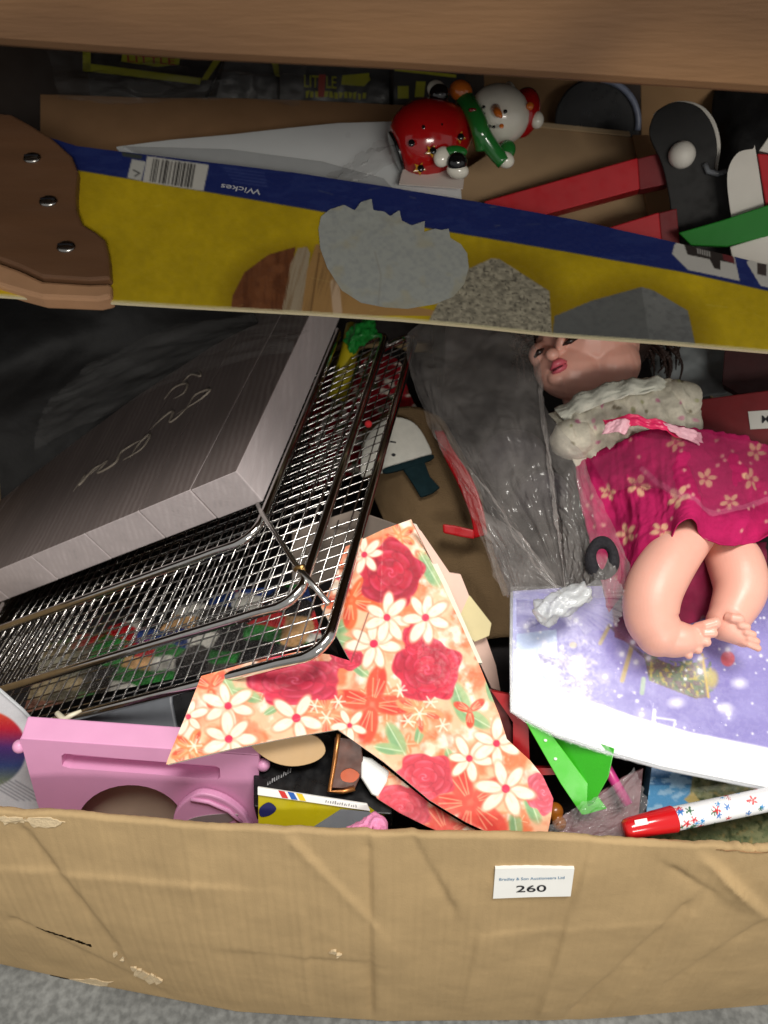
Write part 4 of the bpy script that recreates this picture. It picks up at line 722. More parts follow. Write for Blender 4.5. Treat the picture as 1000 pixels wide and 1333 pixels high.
patch('film_fold', [[(655, 776, 0.566), (690, 770, 0.558), (735, 778, 0.553)], [(640, 730, 0.574), (680, 725, 0.562), (725, 760, 0.552)], [(620, 660, 0.598), (668, 690, 0.572), (722, 748, 0.552)]], 60, 60, BAG, bag, None, lambda u, v, X, Y: 0.0028*(fbm(u*3, v*12, 4)-0.5)+0.001*(fbm(u*8, v*30, 6)-0.5))
KN = mat('white_polythene', (214, 218, 218), 0.18, alpha=0.62, spec=0.9, bump=0.6, bs=130, bd=0.003)
def twist(path, r, seed, n=26):
    q = spline(np.array(path), 10); P = [V(*p) for p in q]; mb = MB(); mb.tube(P, np.interp(np.linspace(0, 1, len(P)), np.linspace(0, 1, len(r)), r), n); v = mb.v[0]
    k = len(P); th = np.tile(np.arange(n)/n*2*math.pi, k); s_ = np.repeat(np.linspace(0, 1, k), n); c = np.repeat(np.array(P), n, 0); a = 1+0.22*np.sin(th*5+s_*9+seed+2*np.sin(s_*11))+0.75*(fbm(np.cos(th)*2+9, np.sin(th)*2+s_*7, seed)-0.5); mb.v[0] = c+(v-c)*a[:, None]; return mb
twist([(764, 768, 0.556), (744, 780, 0.553), (724, 790, 0.552), (706, 800, 0.554), (699, 804, 0.555)], [0.006, 0.0085, 0.007, 0.0085, 0.005], 3).build('knot', KN, bag, smooth=True)
patch('frill', [ [(742, 775, 0.553), (752, 778, 0.552), (748, 790, 0.552), (738, 794, 0.552)], [(775, 755, 0.556), (790, 775, 0.556), (780, 800, 0.555), (752, 812, 0.556)], [(795, 745, 0.560), (815, 772, 0.560), (802, 812, 0.559), (760, 826, 0.560)]], 120, 30, CLEAR, bag, None, lambda u, v, X, Y: 0.004*v*(fbm(u*30, v*1.5, 12, 2)-0.5)*2)
o = blob('dark_contents', MB().ell(V(704, 648, 0.665), (0.024, 0.016, 0.026)).ell(V(668, 600, 0.70), (0.03, 0.018, 0.03)), mat('dark_purple_cloth', (34, 28, 36), 0.8, var=0.3, vs=80), bag, 0.002, 8)
a_ = np.linspace(0, 2*math.pi, 46)[:-1]; MB().tube([V(784+15*math.cos(t), 727+21*math.sin(t), 0.557) for t in a_], np.array([0.0040+0.0004*math.sin(3*t) for t in a_]), 10, closed=True).build('hair_band', mat('band_black', (24, 22, 28), 0.85, var=0.3, vs=200, bump=0.6, bs=900), bag, smooth=True)

# ============================================================ burlap snowman sack, red strap, knitted stocking
BUR = wave_bump(wave_bump(mat('burlap', (112, 92, 68), 0.95, var=0.14, vs=70, bump=0.5, bs=900, spec=0.1), 420, 0.0005, 0.5, 'X', None, 2.5), 420, 0.0005, 0.5, 'Z', (120, 98, 70), 2.5)
sack = thing('burlap_sack', 'tan burlap sack with snowman face and dark hat, under the wire rack', 'sack', V(560, 700, 0.735))
patch('sack_body', [[(470, 560, 0.735), (520, 530, 0.730), (570, 540, 0.735), (600, 580, 0.745)], [(478, 620, 0.720), (530, 600, 0.710), (585, 600, 0.715), (625, 640, 0.730)], [(500, 680, 0.707), (550, 690, 0.695), (610, 690, 0.695), (645, 720, 0.705)], [(540, 760, 0.695), (600, 770, 0.683), (640, 776, 0.680), (665, 785, 0.687)], [(560, 830, 0.695), (610, 835, 0.677), (650, 830, 0.675), (680, 830, 0.685)]], 60, 60, BUR, sack, None, lambda u, v, X, Y: 0.006*(fbm(u*4, v*5, 3)-0.5), 0.002)
PSn = P3((490, 610, 0.707), (560, 595, 0.705), (540, 640, 0.698))
prism('snowman_face', smooth_poly([(470, 620), (474, 580), (490, 555), (515, 544), (540, 552), (556, 575), (561, 597), (530, 606), (500, 616), (484, 618)], 5), PSn, 0.004, mat('felt_white', (206, 204, 194), 0.95, var=0.06, vs=200, bump=0.4, bs=1200, spec=0.1), sack, off=0.003, bevel=0.0015)
ht = mat('felt_teal', (22, 40, 44), 0.95, var=0.2, vs=200, bump=0.4, bs=1200, spec=0.1)
prism('hat_brim', smooth_poly([(501, 612), (530, 603), (562, 594), (562, 600), (535, 610), (503, 618)], 4), PSn, 0.004, ht, sack, off=0.005, bevel=0.001)
prism('hat_crown', [(522, 608), (552, 600), (560, 622), (573, 636), (562, 644), (548, 649), (538, 632)], PSn, 0.004, ht, sack, off=0.0042, bevel=0.001)
for x, y in ((513, 594), (497, 600)): MB().ell(PSn.at(x, y, 0.0035), (0.0018, 0.0012, 0.0014)).build('eye', INK, sack, smooth=True)
MB().tube([PSn.at(x, y, 0.004) for x, y in ((497, 573), (508, 577), (516, 578))], 0.0006, 6).build('mouth_stitch', INK, sack, smooth=True)
MB().ell(PSn.at(490, 585, 0.059), (0.003, 0.003, 0.003)).build('nose', mat('felt_red', (180, 30, 36), 0.9), sack, smooth=True)
def paint_knit(X, Y):
    p = Paint(X, Y, (150, 22, 34)); n = vn(X/7, Y/6, 3); p.mask(np.clip((n-0.58)*9, 0, 1), (214, 206, 192)); p.mask(np.clip((vn(X/9+5, Y/7, 8)-0.68)*9, 0, 1), (60, 96, 60), 0.8); p.noise(3, 0.25, 2); return p
o = patch('knitted_cloth', [[(400, 500, 0.845), (470, 460, 0.820), (520, 470, 0.805), (535, 520, 0.785)], [(400, 560, 0.825), (460, 530, 0.790), (520, 535, 0.760), (545, 548, 0.755)], [(400, 640, 0.805), (450, 620, 0.770), (490, 600, 0.735), (515, 565, 0.735)]], 90, 90, FABP, None, paint_knit, lambda u, v, X, Y: 0.008*(fbm(u*4, v*5, 3)-0.5), 0.002); tag(o, 'red and white knitted Christmas cloth behind the wire rack', 'cloth')
redp = mat('red_plastic', (176, 18, 26), 0.3, var=0.08)
st = thing('red_strap', 'curved red plastic strap beside the burlap sack', 'strap', V(600, 690, 0.700))
patch('band', [[(565, 560, 0.708), (576, 590, 0.692), (596, 630, 0.680), (612, 670, 0.670), (618, 700, 0.666)], [(576, 560, 0.702), (592, 590, 0.684), (614, 625, 0.672), (628, 665, 0.664), (634, 696, 0.662)]], 40, 10, redp, st, None, None, 0.003)
prism('clip', [(576, 682), (592, 684), (618, 690), (618, 702), (600, 699), (577, 694)], PF(598, 692, 0.662), 0.008, redp, st, bevel=0.0015)
o = MB().tube([V(438, 520, 0.80), V(452, 470, 0.80), V(462, 425, 0.81)], 0.009, 14).build('yellow_tube', mat('yellow_plastic', (176, 160, 26), 0.4, var=0.1), smooth=True); tag(o, 'yellow plastic tube under the rack beside the plank sign', 'tube')
o = patch('green_wrapper', [[(446, 440, 0.80), (462, 420, 0.79), (486, 410, 0.80)], [(452, 452, 0.79), (470, 434, 0.78), (490, 424, 0.79)], [(458, 462, 0.795), (474, 448, 0.79), (492, 438, 0.795)]], 30, 24, mat('green_foil', (24, 116, 44), 0.35, var=0.2, vs=120), None, None, lambda u, v, X, Y: 0.008*(fbm(u*6, v*5, 3)-0.5), 0.0008); tag(o, 'crumpled green wrapper between plank sign and saw sleeve', 'wrapper')
o = prism('grey_card', [(380, 690), (462, 664), (520, 684), (500, 720), (420, 760), (380, 780)], PF(450, 710, 0.625, 12), 0.003, mat('grey_board', (120, 108, 98), 0.8, var=0.08)); tag(o, 'dull grey brown card sheet behind the top of the floral star', 'card')
o = prism('cream_card', [(588, 770), (612, 776), (640, 812), (637, 828), (618, 836), (600, 820)], PF(615, 800, 0.605, 10), 0.004, mat('cream_paper', (222, 208, 160), 0.7, var=0.06)); tag(o, 'small cream paper corner beside the side of the floral star', 'card')
def paint_lid(X, Y):
    p = Paint(X, Y, (40, 36, 38)); cell = 38; ci = np.floor(X/cell+Y/90+0.5*vn(X/20, Y/20, 2)); cj = np.floor(Y/19-X/160+0.5*vn(X/20, Y/20, 4)); h = _h(ci, cj, 5); pal = [(210, 206, 196), (186, 30, 36), (34, 60, 120), (40, 120, 50), (206, 160, 110), (30, 28, 30), (60, 56, 54), (28, 26, 28)]
    for k, c in enumerate(pal): p.mask((h*8).astype(int) == k, c)
    p.mask(np.clip((130-X)/30, 0, 1), (150, 144, 118), 0.7); p.noise(9, 0.3, 4); return p
PT = Plane(b0+SC*0.052, -SC)
lidp = [(30, 930), (120, 905), (260, 878), (330, 868), (420, 830), (400, 760), (300, 770), (60, 840)]
lid = thing('jigsaw_box', 'colourful patterned box seen through the mesh of the wire rack', 'box', PT.at(250, 880, -0.02)); prism('box_body', lidp, PT, 0.02, BLACK, lid); sheet('lid_print', lidp, PT, paint_lid, 2.2, GLOSSP, lid, off=0.0006)

# ============================================================ things along the front rim
PINK = mat('pink_paint', (220, 156, 194), 0.42, var=0.04, vs=40); PINKL = PINK
PK = PV(190, 1060, 0.590, 10, -2)
pkf = thing('pink_holder', 'pink painted wooden holder with slot and round cut-out, behind the box rim', 'holder', PK.at(190, 1120, -0.02))
bm = bmesh.new()
def ring_cut(outer, holes, pl, thick, name, m, parent, off=0.0):
    """a board with real openings, filled between outlines and given thickness"""
    import mathutils
    loops = [outer]+holes; pts = [[pl.at(x, y, off) for x, y in lp] for lp in loops]; flat = [Vector(p) for lp in pts for p in lp]
    tri = mathutils.geometry.tessellate_polygon([[Vector(p) for p in lp] for lp in pts]); n = len(flat); v = np.array([list(p) for p in flat]); back = v-pl.n*thick; f = []
    for t in tri:
        a, b, c = (np.array(flat[i]) for i in t); t = t if np.cross(b-a, c-a) @ pl.n > 0 else t[::-1]; f += [tuple(t), tuple(i+n for i in t[::-1])]
    s_ = 0
    for lp in pts:
        k = len(lp)
        for i in range(k): f.append((s_+i, s_+(i+1) % k, n+s_+(i+1) % k, n+s_+i))
        s_ += k
    o = build(name, np.vstack([v, back]), f, m, parent); bm_ = bmesh.new(); bm_.from_mesh(o.data); bmesh.ops.recalc_face_normals(bm_, faces=bm_.faces); bm_.to_mesh(o.data); bm_.free(); return o
slot = [(80, 984), (84, 981), (150, 987), (280, 997), (286, 1000), (287, 1012), (283, 1015), (200, 1008), (90, 1000), (81, 997)]
hole = [(160+70*math.cos(a)+10, 1074+52*math.sin(a)) for a in np.linspace(0, 2*math.pi, 36)[:-1]]
ring_cut([(26, 962), (337, 984), (337, 1077), (337, 1140), (75, 1120), (48, 1044)], [slot, [(x, min(y, 1118)) for x, y in hole if y < 1120]], PK, 0.011, 'front_board', PINK, pkf)
prism('slot_back', [(74, 976), (292, 990), (292, 1020), (74, 1004)], PK, 0.004, mat('slot_shade_pink', (210, 134, 178), 0.42), pkf, off=-0.0112, bevel=0)  # deeper pink puts the slot's shade into its back
text('embossed_word', 'LOVE ONLY', PK, (148, 1001), (210, 1006), 6, mat('pale_pink_ink', (226, 150, 196), 0.5), pkf, off=-0.0108)
tb = [PK.at(26, 962), PK.at(337, 984), PK.at(337, 984)+np.array([0.001, 0.016, 0.004]), PK.at(26, 962)+np.array([0.001, 0.016, 0.004])]
MB().prism(tb, (0, 0.0, -0.008)).build('top_edge', PINK, pkf, bevel=0.0012)
prism('round_tab', smooth_poly([(228, 1062), (232, 1046), (246, 1032), (264, 1024), (290, 1030), (312, 1044), (325, 1060), (332, 1090), (230, 1090)], 4), PK, 0.006, PINK, pkf, off=0.0066, bevel=0.0012)
prism('tab_mirror', smooth_poly([(232, 1070), (250, 1056), (280, 1050), (312, 1050), (300, 1060), (270, 1068), (245, 1072)], 4), PK, 0.0006, mat('silver_foil', (190, 180, 180), 0.3, 0.6), pkf, off=0.0072, bevel=0)
MB().tube([PK.at(252, 1030, 0.007), PK.at(275, 1033, 0.0075), PK.at(300, 1044, 0.0075), PK.at(316, 1060, 0.007)], 0.0016, 8).build('tab_rib', PINK, pkf, smooth=True)
for x, y in ((338, 1000), (24, 976)): MB().ell(PK.at(x+(4 if x > 100 else -1), y, -0.003), 0.0047).build('peg', PINK, pkf, smooth=True)
prism('backing_card', [(90, 1020), (240, 1034), (240, 1130), (90, 1120)], PK, 0.002, mat('buff_card', (180, 160, 138), 0.7, var=0.06), pkf, off=-0.016, bevel=0)

def paint_leaflet(X, Y):
    p = Paint(X, Y, (196, 196, 200)); q = np.hypot((X+22)/58, (Y-975)/52); t = np.clip((Y-925)/95, 0, 1); g_ = np.stack([np.interp(t, [0, 0.25, 0.5, 0.75, 1], c) for c in ([200, 168, 76, 56, 120], [74, 34, 46, 70, 130], [44, 52, 104, 116, 100])], 1); p.mask(np.clip((1-q)*20, 0, 1), g_)
    for k in range(6): p.line([(-20+k*8, 1016), (24+k*8, 1042)], 1.6, (120, 120, 128), 0.8)
    return p
o = thing('leaflet', 'grey leaflet with rainbow disc picture standing at the left end', 'leaflet', V(20, 1100, 0.56)); pl = PV(20, 1050, 0.618, 24, 6); lf = [(-60, 870), (0, 898), (30, 925), (52, 948), (66, 1000), (78, 1100), (-60, 1100)]
sheet('front_print', lf, pl, paint_leaflet, 1.6, GLOSSP, o, off=0.0003); prism('paper', lf, pl, 0.002, WHITE, o, bevel=0)
MB().tube([pl.at(x, y, 0.001) for x, y in ((-40, 875), (0, 897), (30, 923), (54, 950))], 0.0013, 8).build('film_edge', MATS['seam_film'], o, smooth=True)
gb = thing('grey_case', 'grey and black plastic case lying behind the pink holder', 'case', V(160, 990, 0.60)); pl = P3((80, 940, 0.635), (225, 910, 0.63), (150, 980, 0.618))
prism('shell', smooth_poly([(70, 948), (110, 928), (160, 910), (215, 900), (224, 915), (222, 1000), (80, 1000)], 4), pl, 0.012, mat('grey_shell', (116, 120, 126), 0.35, var=0.1, vs=25), gb, bevel=0.002)
prism('dark_end', [(222, 890), (262, 882), (258, 905), (238, 960), (226, 980)], pl, 0.012, BLACK, gb, off=-0.002, bevel=0.001)
o = MB().tube([V(74, 928, 0.575), V(84, 938, 0.572), V(92, 932, 0.572), V(106, 925, 0.574)], np.array([0.002, 0.0028, 0.002, 0.001]), 8).build('white_clip', mat('cream_plastic', (224, 216, 190), 0.4), smooth=True); tag(o, 'tiny cream forked clip above the pink holder', 'clip')
o = prism('wooden_disc', smooth_poly([(325, 968), (350, 962), (390, 955), (414, 960), (424, 978), (410, 992), (380, 998), (350, 990)], 4), PF(380, 978, 0.556, 12), 0.004, mat('plywood', (190, 158, 116), 0.7, var=0.06, vs=50)); tag(o, 'pale plywood disc half hidden under the floral star', 'disc')
bb2 = thing('black_carton', 'black carton with small white lettering behind striped book', 'box', V(390, 1030, 0.57)); pl = P3((340, 990, 0.574), (460, 975, 0.58), (400, 1035, 0.556))
prism('carton', [(330, 950), (480, 930), (520, 1000), (510, 1060), (330, 1050)], pl, 0.02, BLACK, bb2, bevel=0.001)
mat('grey_ink', (150, 150, 152), 0.5)
for k in range(11): x, y = 348+(380-348)*k/11, 1023+(1005-1023)*k/11; h_ = 7*random.uniform(0.5, 1); prism('letter_fragment', [(x, y), (x+random.uniform(1, 2.2), y-0.3), (x+random.uniform(0.8, 2.6), y-h_), (x+random.uniform(0, 1), y-h_)], pl, 0.0004, MATS['grey_ink'], bb2, off=0.0008, bevel=0)
sbk = thing('striped_book', 'thin book with white spine, red blue yellow stripes and mustard cover', 'book', V(410, 1080, 0.55)); pl = PV(420, 1080, 0.545, 30, 0)
prism('cover', [(336, 1032), (478, 1054), (500, 1070), (500, 1100), (336, 1100)], pl, 0.006, mat('mustard_cover', (178, 164, 18), 0.35, var=0.05), sbk, bevel=0.0005)
prism('grey_corner', [(444, 1053), (480, 1056), (500, 1070), (500, 1098), (400, 1098), (402, 1080)], pl, 0.001, mat('slate_cover', (120, 124, 130), 0.35, var=0.1), sbk, off=0.0011, bevel=0)
pl2 = P3((338, 1022, 0.549), (480, 1048, 0.547), (400, 1040, 0.546)); pl2 = P3((338, 1024, 0.5485), (480, 1049, 0.5465), (400, 1038, 0.550))
prism('spine', [(336, 1023), (400, 1033), (478, 1045), (482, 1054), (400, 1042), (336, 1033)], pl, 0.002, WHITE, sbk, off=0.0022, bevel=0.0004)
for c, x in (((206, 50, 44), 368), ((36, 92, 176), 380), ((232, 200, 40), 391)): prism('stripe', [(x-5, 1026.5+(x-368)*0.15), (x+3, 1028+(x-368)*0.15), (x+8, 1037+(x-368)*0.15), (x, 1036+(x-368)*0.15)], pl, 0.0003, mat('stripe_%d' % x, c, 0.4), sbk, off=0.0026, bevel=0)
for k in range(14): x, y = 424+(466-424)*k/14, 1042.5+(1049-1042.5)*k/14; h_ = 4*random.uniform(0.5, 1); prism('letter_fragment', [(x, y), (x+random.uniform(1, 2.2), y-0.3), (x+random.uniform(0.8, 2.6), y-h_), (x+random.uniform(0, 1), y-h_)], pl, 0.0004, MATS['grey_ink'], sbk, off=0.0026, bevel=0)
prism('blue_flower', smooth_poly([(338, 1052), (350, 1044), (360, 1052), (352, 1060), (340, 1062)], 4), pl, 0.0005, mat('navy_ink', (26, 30, 84), 0.4), sbk, off=0.0009, bevel=0)
twist([(452, 1086, 0.528), (462, 1081, 0.528), (474, 1077, 0.528), (484, 1072, 0.529), (494, 1074, 0.529), (496, 1084, 0.529)], [0.003, 0.0036, 0.004, 0.0055, 0.0055, 0.004], 5).build('pink_tassel', mat('pink_cord', (226, 140, 180), 0.8, var=0.2, vs=400, bump=0.5, bs=1200), smooth=True); tag(bpy.data.objects['pink_tassel'], 'short pink twisted tassel just inside the box rim', 'tassel')
fr = thing('copper_frame', 'small copper edged picture frame under the floral star', 'frame', V(455, 1040, 0.56)); pl = PF(450, 1000, 0.5515, 14)
prism('picture', [(436, 960), (470, 962), (474, 1000), (462, 1028), (430, 1026)], pl, 0.003, mat('brown_print', (84, 48, 36), 0.4, var=0.5, vs=90), fr)
MB().tube([pl.at(x, y, 0.0012) for x, y in ((441, 955), (436, 990), (429, 1029), (446, 1030), (462, 1026))], 0.0016, 8).build('edge', mat('copper', (178, 120, 70), 0.35, 0.8), fr, smooth=True)
prism('orange_blot', smooth_poly([(444, 1006), (456, 1000), (468, 1008), (460, 1018), (446, 1016)], 3), pl, 0.0004, mat('rust_orange', (190, 88, 50), 0.5, var=0.2), fr, off=0.0006, bevel=0)

rt = thing('red_tray', 'dark red plastic frame corner between floral star and green card', 'frame', V(700, 1010, 0.57)); pl = PF(690, 960, 0.566, 14)
ring_cut([(640, 900), (690, 910), (742, 1008), (674, 1010), (668, 1002), (668, 940)], [[(688, 945), (700, 965), (722, 1000), (690, 1000)]], pl, 0.006, 'frame_bar', mat('deep_red_plastic', (164, 24, 30), 0.35, var=0.08), rt)
rt['label'] = 'dark red plastic frame corner between floral star and green card'
o = prism('dark_red_card', [(610, 890), (650, 900), (690, 1010), (720, 1050), (700, 1070), (640, 960)], PF(660, 970, 0.574, 14), 0.003, mat('maroon_card', (96, 28, 26), 0.6, var=0.2)); tag(o, 'maroon card lying in the gap under the red frame', 'card')
gn = thing('green_card', 'bright green folded plastic card under the purple book', 'card', V(740, 1040, 0.56)); pl = PF(740, 990, 0.5535, 14, 6)
gcol = mat('lime_plastic', (74, 196, 44), 0.3, var=0.04)
prism('left_leaf', [(676, 925), (712, 948), (790, 1052), (762, 1060), (757, 1060), (730, 1020)], pl, 0.0016, gcol, gn, off=0.0012, bevel=0.0004)
prism('right_leaf', [(706, 940), (800, 975), (792, 1012), (773, 1046), (766, 1050)], PF(750, 1000, 0.5545, 14, -16), 0.0016, mat('green_leaf_plastic', (56, 176, 34), 0.3, var=0.04), gn, off=0.0, bevel=0.0004)
for x, y in ((710, 963), (723, 987)): MB().ell(pl.at(x, y, 0.0014), (0.0012, 0.0012, 0.0006)).build('stud', WHITE, gn, smooth=True)
o = MB().tube([V(778, 976, 0.566), V(797, 1012, 0.560), V(818, 1048, 0.552)], 0.0035, 10).build('magenta_stick', mat('magenta_plastic', (196, 60, 130), 0.35), smooth=True); tag(o, 'thin magenta stick beside the green card', 'stick')
cf = thing('cellophane_wrap', 'crinkled clear cellophane beside the pen cap', 'wrapping', V(770, 1085, 0.55))
patch('film', [[(716, 1072, 0.548), (750, 1050, 0.542), (790, 1030, 0.545), (826, 1000, 0.553)], [(714, 1090, 0.54), (756, 1076, 0.533), (800, 1056, 0.536), (835, 1020, 0.545)], [(716, 1104, 0.537), (770, 1100, 0.531), (820, 1086, 0.532), (845, 1050, 0.542)]], 90, 60, mat('cellophane', (230, 226, 228), 0.06, alpha=0.14, spec=0.9), cf, None, lambda u, v, X, Y: 0.006*(np.abs(fbm(u*8, v*6, 13, 3)-0.5)*2-0.3))
o = prism('reflection_card', [(728, 1066), (770, 1040), (812, 1012), (838, 1000), (832, 1060), (800, 1110), (728, 1110)], PV(780, 1070, 0.566, 36), 0.002, mat('reflection_mauve', (150, 112, 116), 0.5, var=0.25, vs=60)); tag(o, 'added mauve card tinting the cellophane reflections by the pen cap', 'card')  # added card that stands in for reddish reflections in the cellophane
o = blob('amber_bead', MB().ell(V(722, 1056, 0.556), 0.006).ell(V(728, 1072, 0.552), 0.005), mat('amber_plastic', (150, 86, 24), 0.25), None, 0.0008, 3); tag(o, 'amber brown bead lump by the tip of the floral star', 'bead')
def paint_scene(X, Y):
    p = Paint(X, Y, (108, 118, 84)); n = fbm(X/9, Y/7, 3); p.mask(np.clip((n-0.45)*6, 0, 1), (150, 150, 110), 0.8); p.mask(np.clip((fbm(X/5, Y/5, 7)-0.55)*6, 0, 1), (60, 72, 48), 0.8); p.mask(np.clip((fbm(X/6, Y/6, 17)-0.6)*7, 0, 1), (176, 150, 96), 0.7)
    m = (X < 902-(Y-1005)*0.15) & (Y < 1060); p.mask(m, (92, 158, 206)); p.mask(m & (Y < 1022), (70, 120, 168)); p.mask(m & (fbm(X/20, Y/8, 4) > 0.6), (170, 206, 232), 0.8); p.poly([(890, 1040), (902, 1030), (912, 1044), (905, 1052)], (190, 170, 110)); return p
vb = thing('picture_box', 'box lid printed with blue sky and green landscape under the pen', 'box', V(920, 1090, 0.56)); pl = PV(920, 1080, 0.566, 36, 0); vp = [(850, 985), (1100, 985), (1100, 1110), (838, 1110), (842, 1050)]
sheet('lid_print', vp, pl, paint_scene, 1.8, GLOSSP, vb, off=0.0005); prism('lid', vp, pl, 0.012, mat('blue_lid', (80, 120, 150), 0.5), vb, bevel=0.0006)

# pen
pen = thing('pen', 'fat pen with red cap and white barrel of coloured stars, lying on the rim', 'pen', V(900, 1066, 0.535))
pa, pe = V(811, 1080, 0.5265), V(1090, 1022, 0.540); ax = unit(pe-pa); L_ = np.linalg.norm(pe-pa); t1 = np.linalg.norm(V(878, 1066, 0.5300)-pa); rr = 0.0079
def lathe(prof, n=40, cols=None):
    u0 = unit(np.cross(ax, [0, 0, 1])); w0 = np.cross(u0, ax); v = [pa+ax*s_+r*(math.cos(2*math.pi*j/n)*u0+math.sin(2*math.pi*j/n)*w0) for s_, r in prof for j in range(n)]
    return np.array(v), [(i*n+j, i*n+(j+1) % n, (i+1)*n+(j+1) % n, (i+1)*n+j) for i in range(len(prof)-1) for j in range(n)]
v, f = lathe([(0, 0.0001), (0.0004, 0.0045), (0.002, 0.006), (0.005, 0.0066), (t1-0.001, rr+0.0006), (t1, rr+0.0002), (t1, 0.001)]); v_c = build('cap', v, f, mat('red_gloss', (206, 26, 32), 0.18, spec=0.6, coat=0.3), pen, smooth=True)
prof = [(s_, rr-0.0004) for s_ in np.linspace(t1, L_, 200)]; v, f = lathe(prof, 64); f = [q[::-1] for q in f]
cs = np.tile(lin((240, 242, 244)), (len(v), 1)); S_ = np.repeat(np.linspace(t1, L_, 200), 64); TH_ = np.tile(np.arange(64)/64*2*math.pi*rr, 200); r3 = random.Random(4); tot = 2*math.pi*rr
for k in range(105):
    a, b, s0 = r3.uniform(t1, L_), r3.uniform(0, tot), r3.uniform(0.0016, 0.0034); dx = S_-a; dy = (TH_-b+tot/2) % tot-tot/2; r_ = np.hypot(dx, dy); an = np.arctan2(dy, dx); st_ = s0*(0.62+0.38*np.cos(5*an+k)); c = r3.choice([(206, 50, 60), (60, 120, 190), (60, 110, 80), (226, 90, 90), (70, 150, 210)])
    cs[r_ < st_] = lin(c)
build('barrel', v, [q[::-1] for q in f], GLOSSP, pen, smooth=True, cols=cs)
cpl = Plane(pa+ax*0.02-unit(ray(835, 1075))*(rr-0.0008), -unit(ray(835, 1075))); prism('cap_label', [(826, 1068), (842, 1065), (844, 1073), (828, 1076)], cpl, 0.0030, WHITE, v_c, off=0.0032, bevel=0)

# ============================================================ ceramic snowman
def cer(n, c): return mat('ceramic_'+n, c, 0.12, var=0.06, vs=60, spec=0.6, coat=0.4)
DS = 0.748; sn = thing('snowman_ornament', 'glossy ceramic snowman ornament with red body lying behind the saw', 'ornament', V(570, 245, DS))
K = DS/FPX
def E_(x, y, dd, r, name, m, par, rot=0):
    r = (r, r, r) if np.isscalar(r) else r; c, n = math.cos(R(rot)), math.sin(R(rot)); M = np.stack([RIGHT*c-UP*n, RIGHT*n+UP*c, -FWD], 1)
    return MB().ell(V(x, y, DS+dd), np.array(r)*K, M, 28, 16).build(name, m, par, smooth=True)
rot = 22; axd = unit(V(640, 155, DS)-V(515, 205, DS)); p0 = V(518, 198, DS)
def lathe2(prof, p0, axd, n=36):
    u0 = unit(np.cross(axd, FWD)); w0 = np.cross(axd, u0); v = [p0+axd*s_*K+r*K*(math.cos(2*math.pi*j/n)*u0+math.sin(2*math.pi*j/n)*w0) for s_, r in prof for j in range(n)]
    return np.array(v), [(i*n+(j+1) % n, i*n+j, (i+1)*n+j, (i+1)*n+(j+1) % n) for i in range(len(prof)-1) for j in range(n)]
v, f = lathe2([(-2, 0.1), (-2, 24), (2, 33), (10, 42), (22, 48), (38, 51), (54, 49), (70, 42), (82, 34), (92, 26), (98, 20), (100, 0.1)], p0, axd); body = build('body', v, f, cer('red', (172, 20, 22)), sn, smooth=True)
v, f = lathe2([(-5, 0.1), (-5, 24), (-3, 27), (-1, 27), (1, 25)], p0, axd); build('base', v, f, cer('black', (16, 16, 18)), sn, smooth=True)
head = E_(650, 149, -0.004, (40, 37, 34), 'head', cer('white', (226, 222, 208)), sn, 20); head['label'] = 'white round snowman face with orange nose'
WH, GR, BK, OR, GD = cer('white', 0), cer('green', (34, 112, 46)), cer('black', 0), cer('orange', (212, 110, 36)), cer('gold', (206, 150, 40))
q = [V(604, 128, DS-0.006), V(618, 150, DS-0.020), V(626, 172, DS-0.022), V(630, 192, DS-0.014)]; MB().tube(spline(q, 6), 0.0085, 14).build('scarf', GR, sn, smooth=True)
for k, (x, y) in enumerate(((616, 144), (624, 168), (645, 196))): E_(x, y, -0.0265 if k < 2 else -0.020, (6, 3, 4), 'scarf_stripe', cer('maroon', (120, 20, 24)), sn, 10)
MB().tube(spline([V(626, 172, DS-0.022), V(640, 192, DS-0.018), V(656, 212, DS-0.016)], 6), np.linspace(0.008, 0.0065, 13), 14).build('scarf_end', GR, sn, smooth=True)
E_(658, 208, -0.015, (12, 10, 9), 'scarf_tip', WH, sn, 30); E_(660, 196, -0.012, (11, 14, 8), 'scarf_tip', GR, sn, 20)
E_(682, 147, 0.004, (21, 32, 26), 'hat', cer('red', 0), sn, 12); E_(668, 140, 0.002, (9, 33, 26), 'hat_brim', WH, sn, -14); E_(699, 156, -0.004, (9, 11, 9), 'pompom', WH, sn); E_(690, 138, -0.0185, (5, 5, 4), 'hat_star', OR, sn)
MB().tube([V(645, 141, DS-0.0275), V(649, 148, DS-0.033), V(653, 152, DS-0.036)], np.array([0.0042, 0.0032, 0.0012]), 12).build('nose', OR, head, smooth=True)
for x, y, r in ((655, 133, 2.6), (658, 145, 2.6), (630, 139, 2), (630, 148, 2), (632, 157, 2), (637, 164, 2), (643, 165, 2)):
    dx, dy = (x-650)/40, (y-149)/37; E_(x, y, -0.004-34*K*math.sqrt(max(0.1, 1-dx*dx-dy*dy)), (r, r, 1.5), 'coal_eye' if r > 2.2 else 'coal_mouth', BK, head)
E_(653, 164, -0.032, (3, 3, 1.5), 'cheek', OR, head)
E_(572, 122, -0.016, (13, 12, 11), 'glove', BK, sn); E_(568, 116, -0.011, (12, 11, 9), 'cuff', WH, sn, 30); E_(600, 118, -0.010, (15, 13, 12), 'sleeve', OR, sn, 20)
E_(595, 211, -0.034, (13, 12, 11), 'glove', BK, sn); E_(596, 222, -0.031, (14, 10, 10), 'cuff', WH, sn, 10); E_(576, 204, -0.031, (11, 13, 9), 'cuff', WH, sn, 20); E_(592, 198, -0.032, (16, 8, 8), 'sleeve', GR, sn, 0)
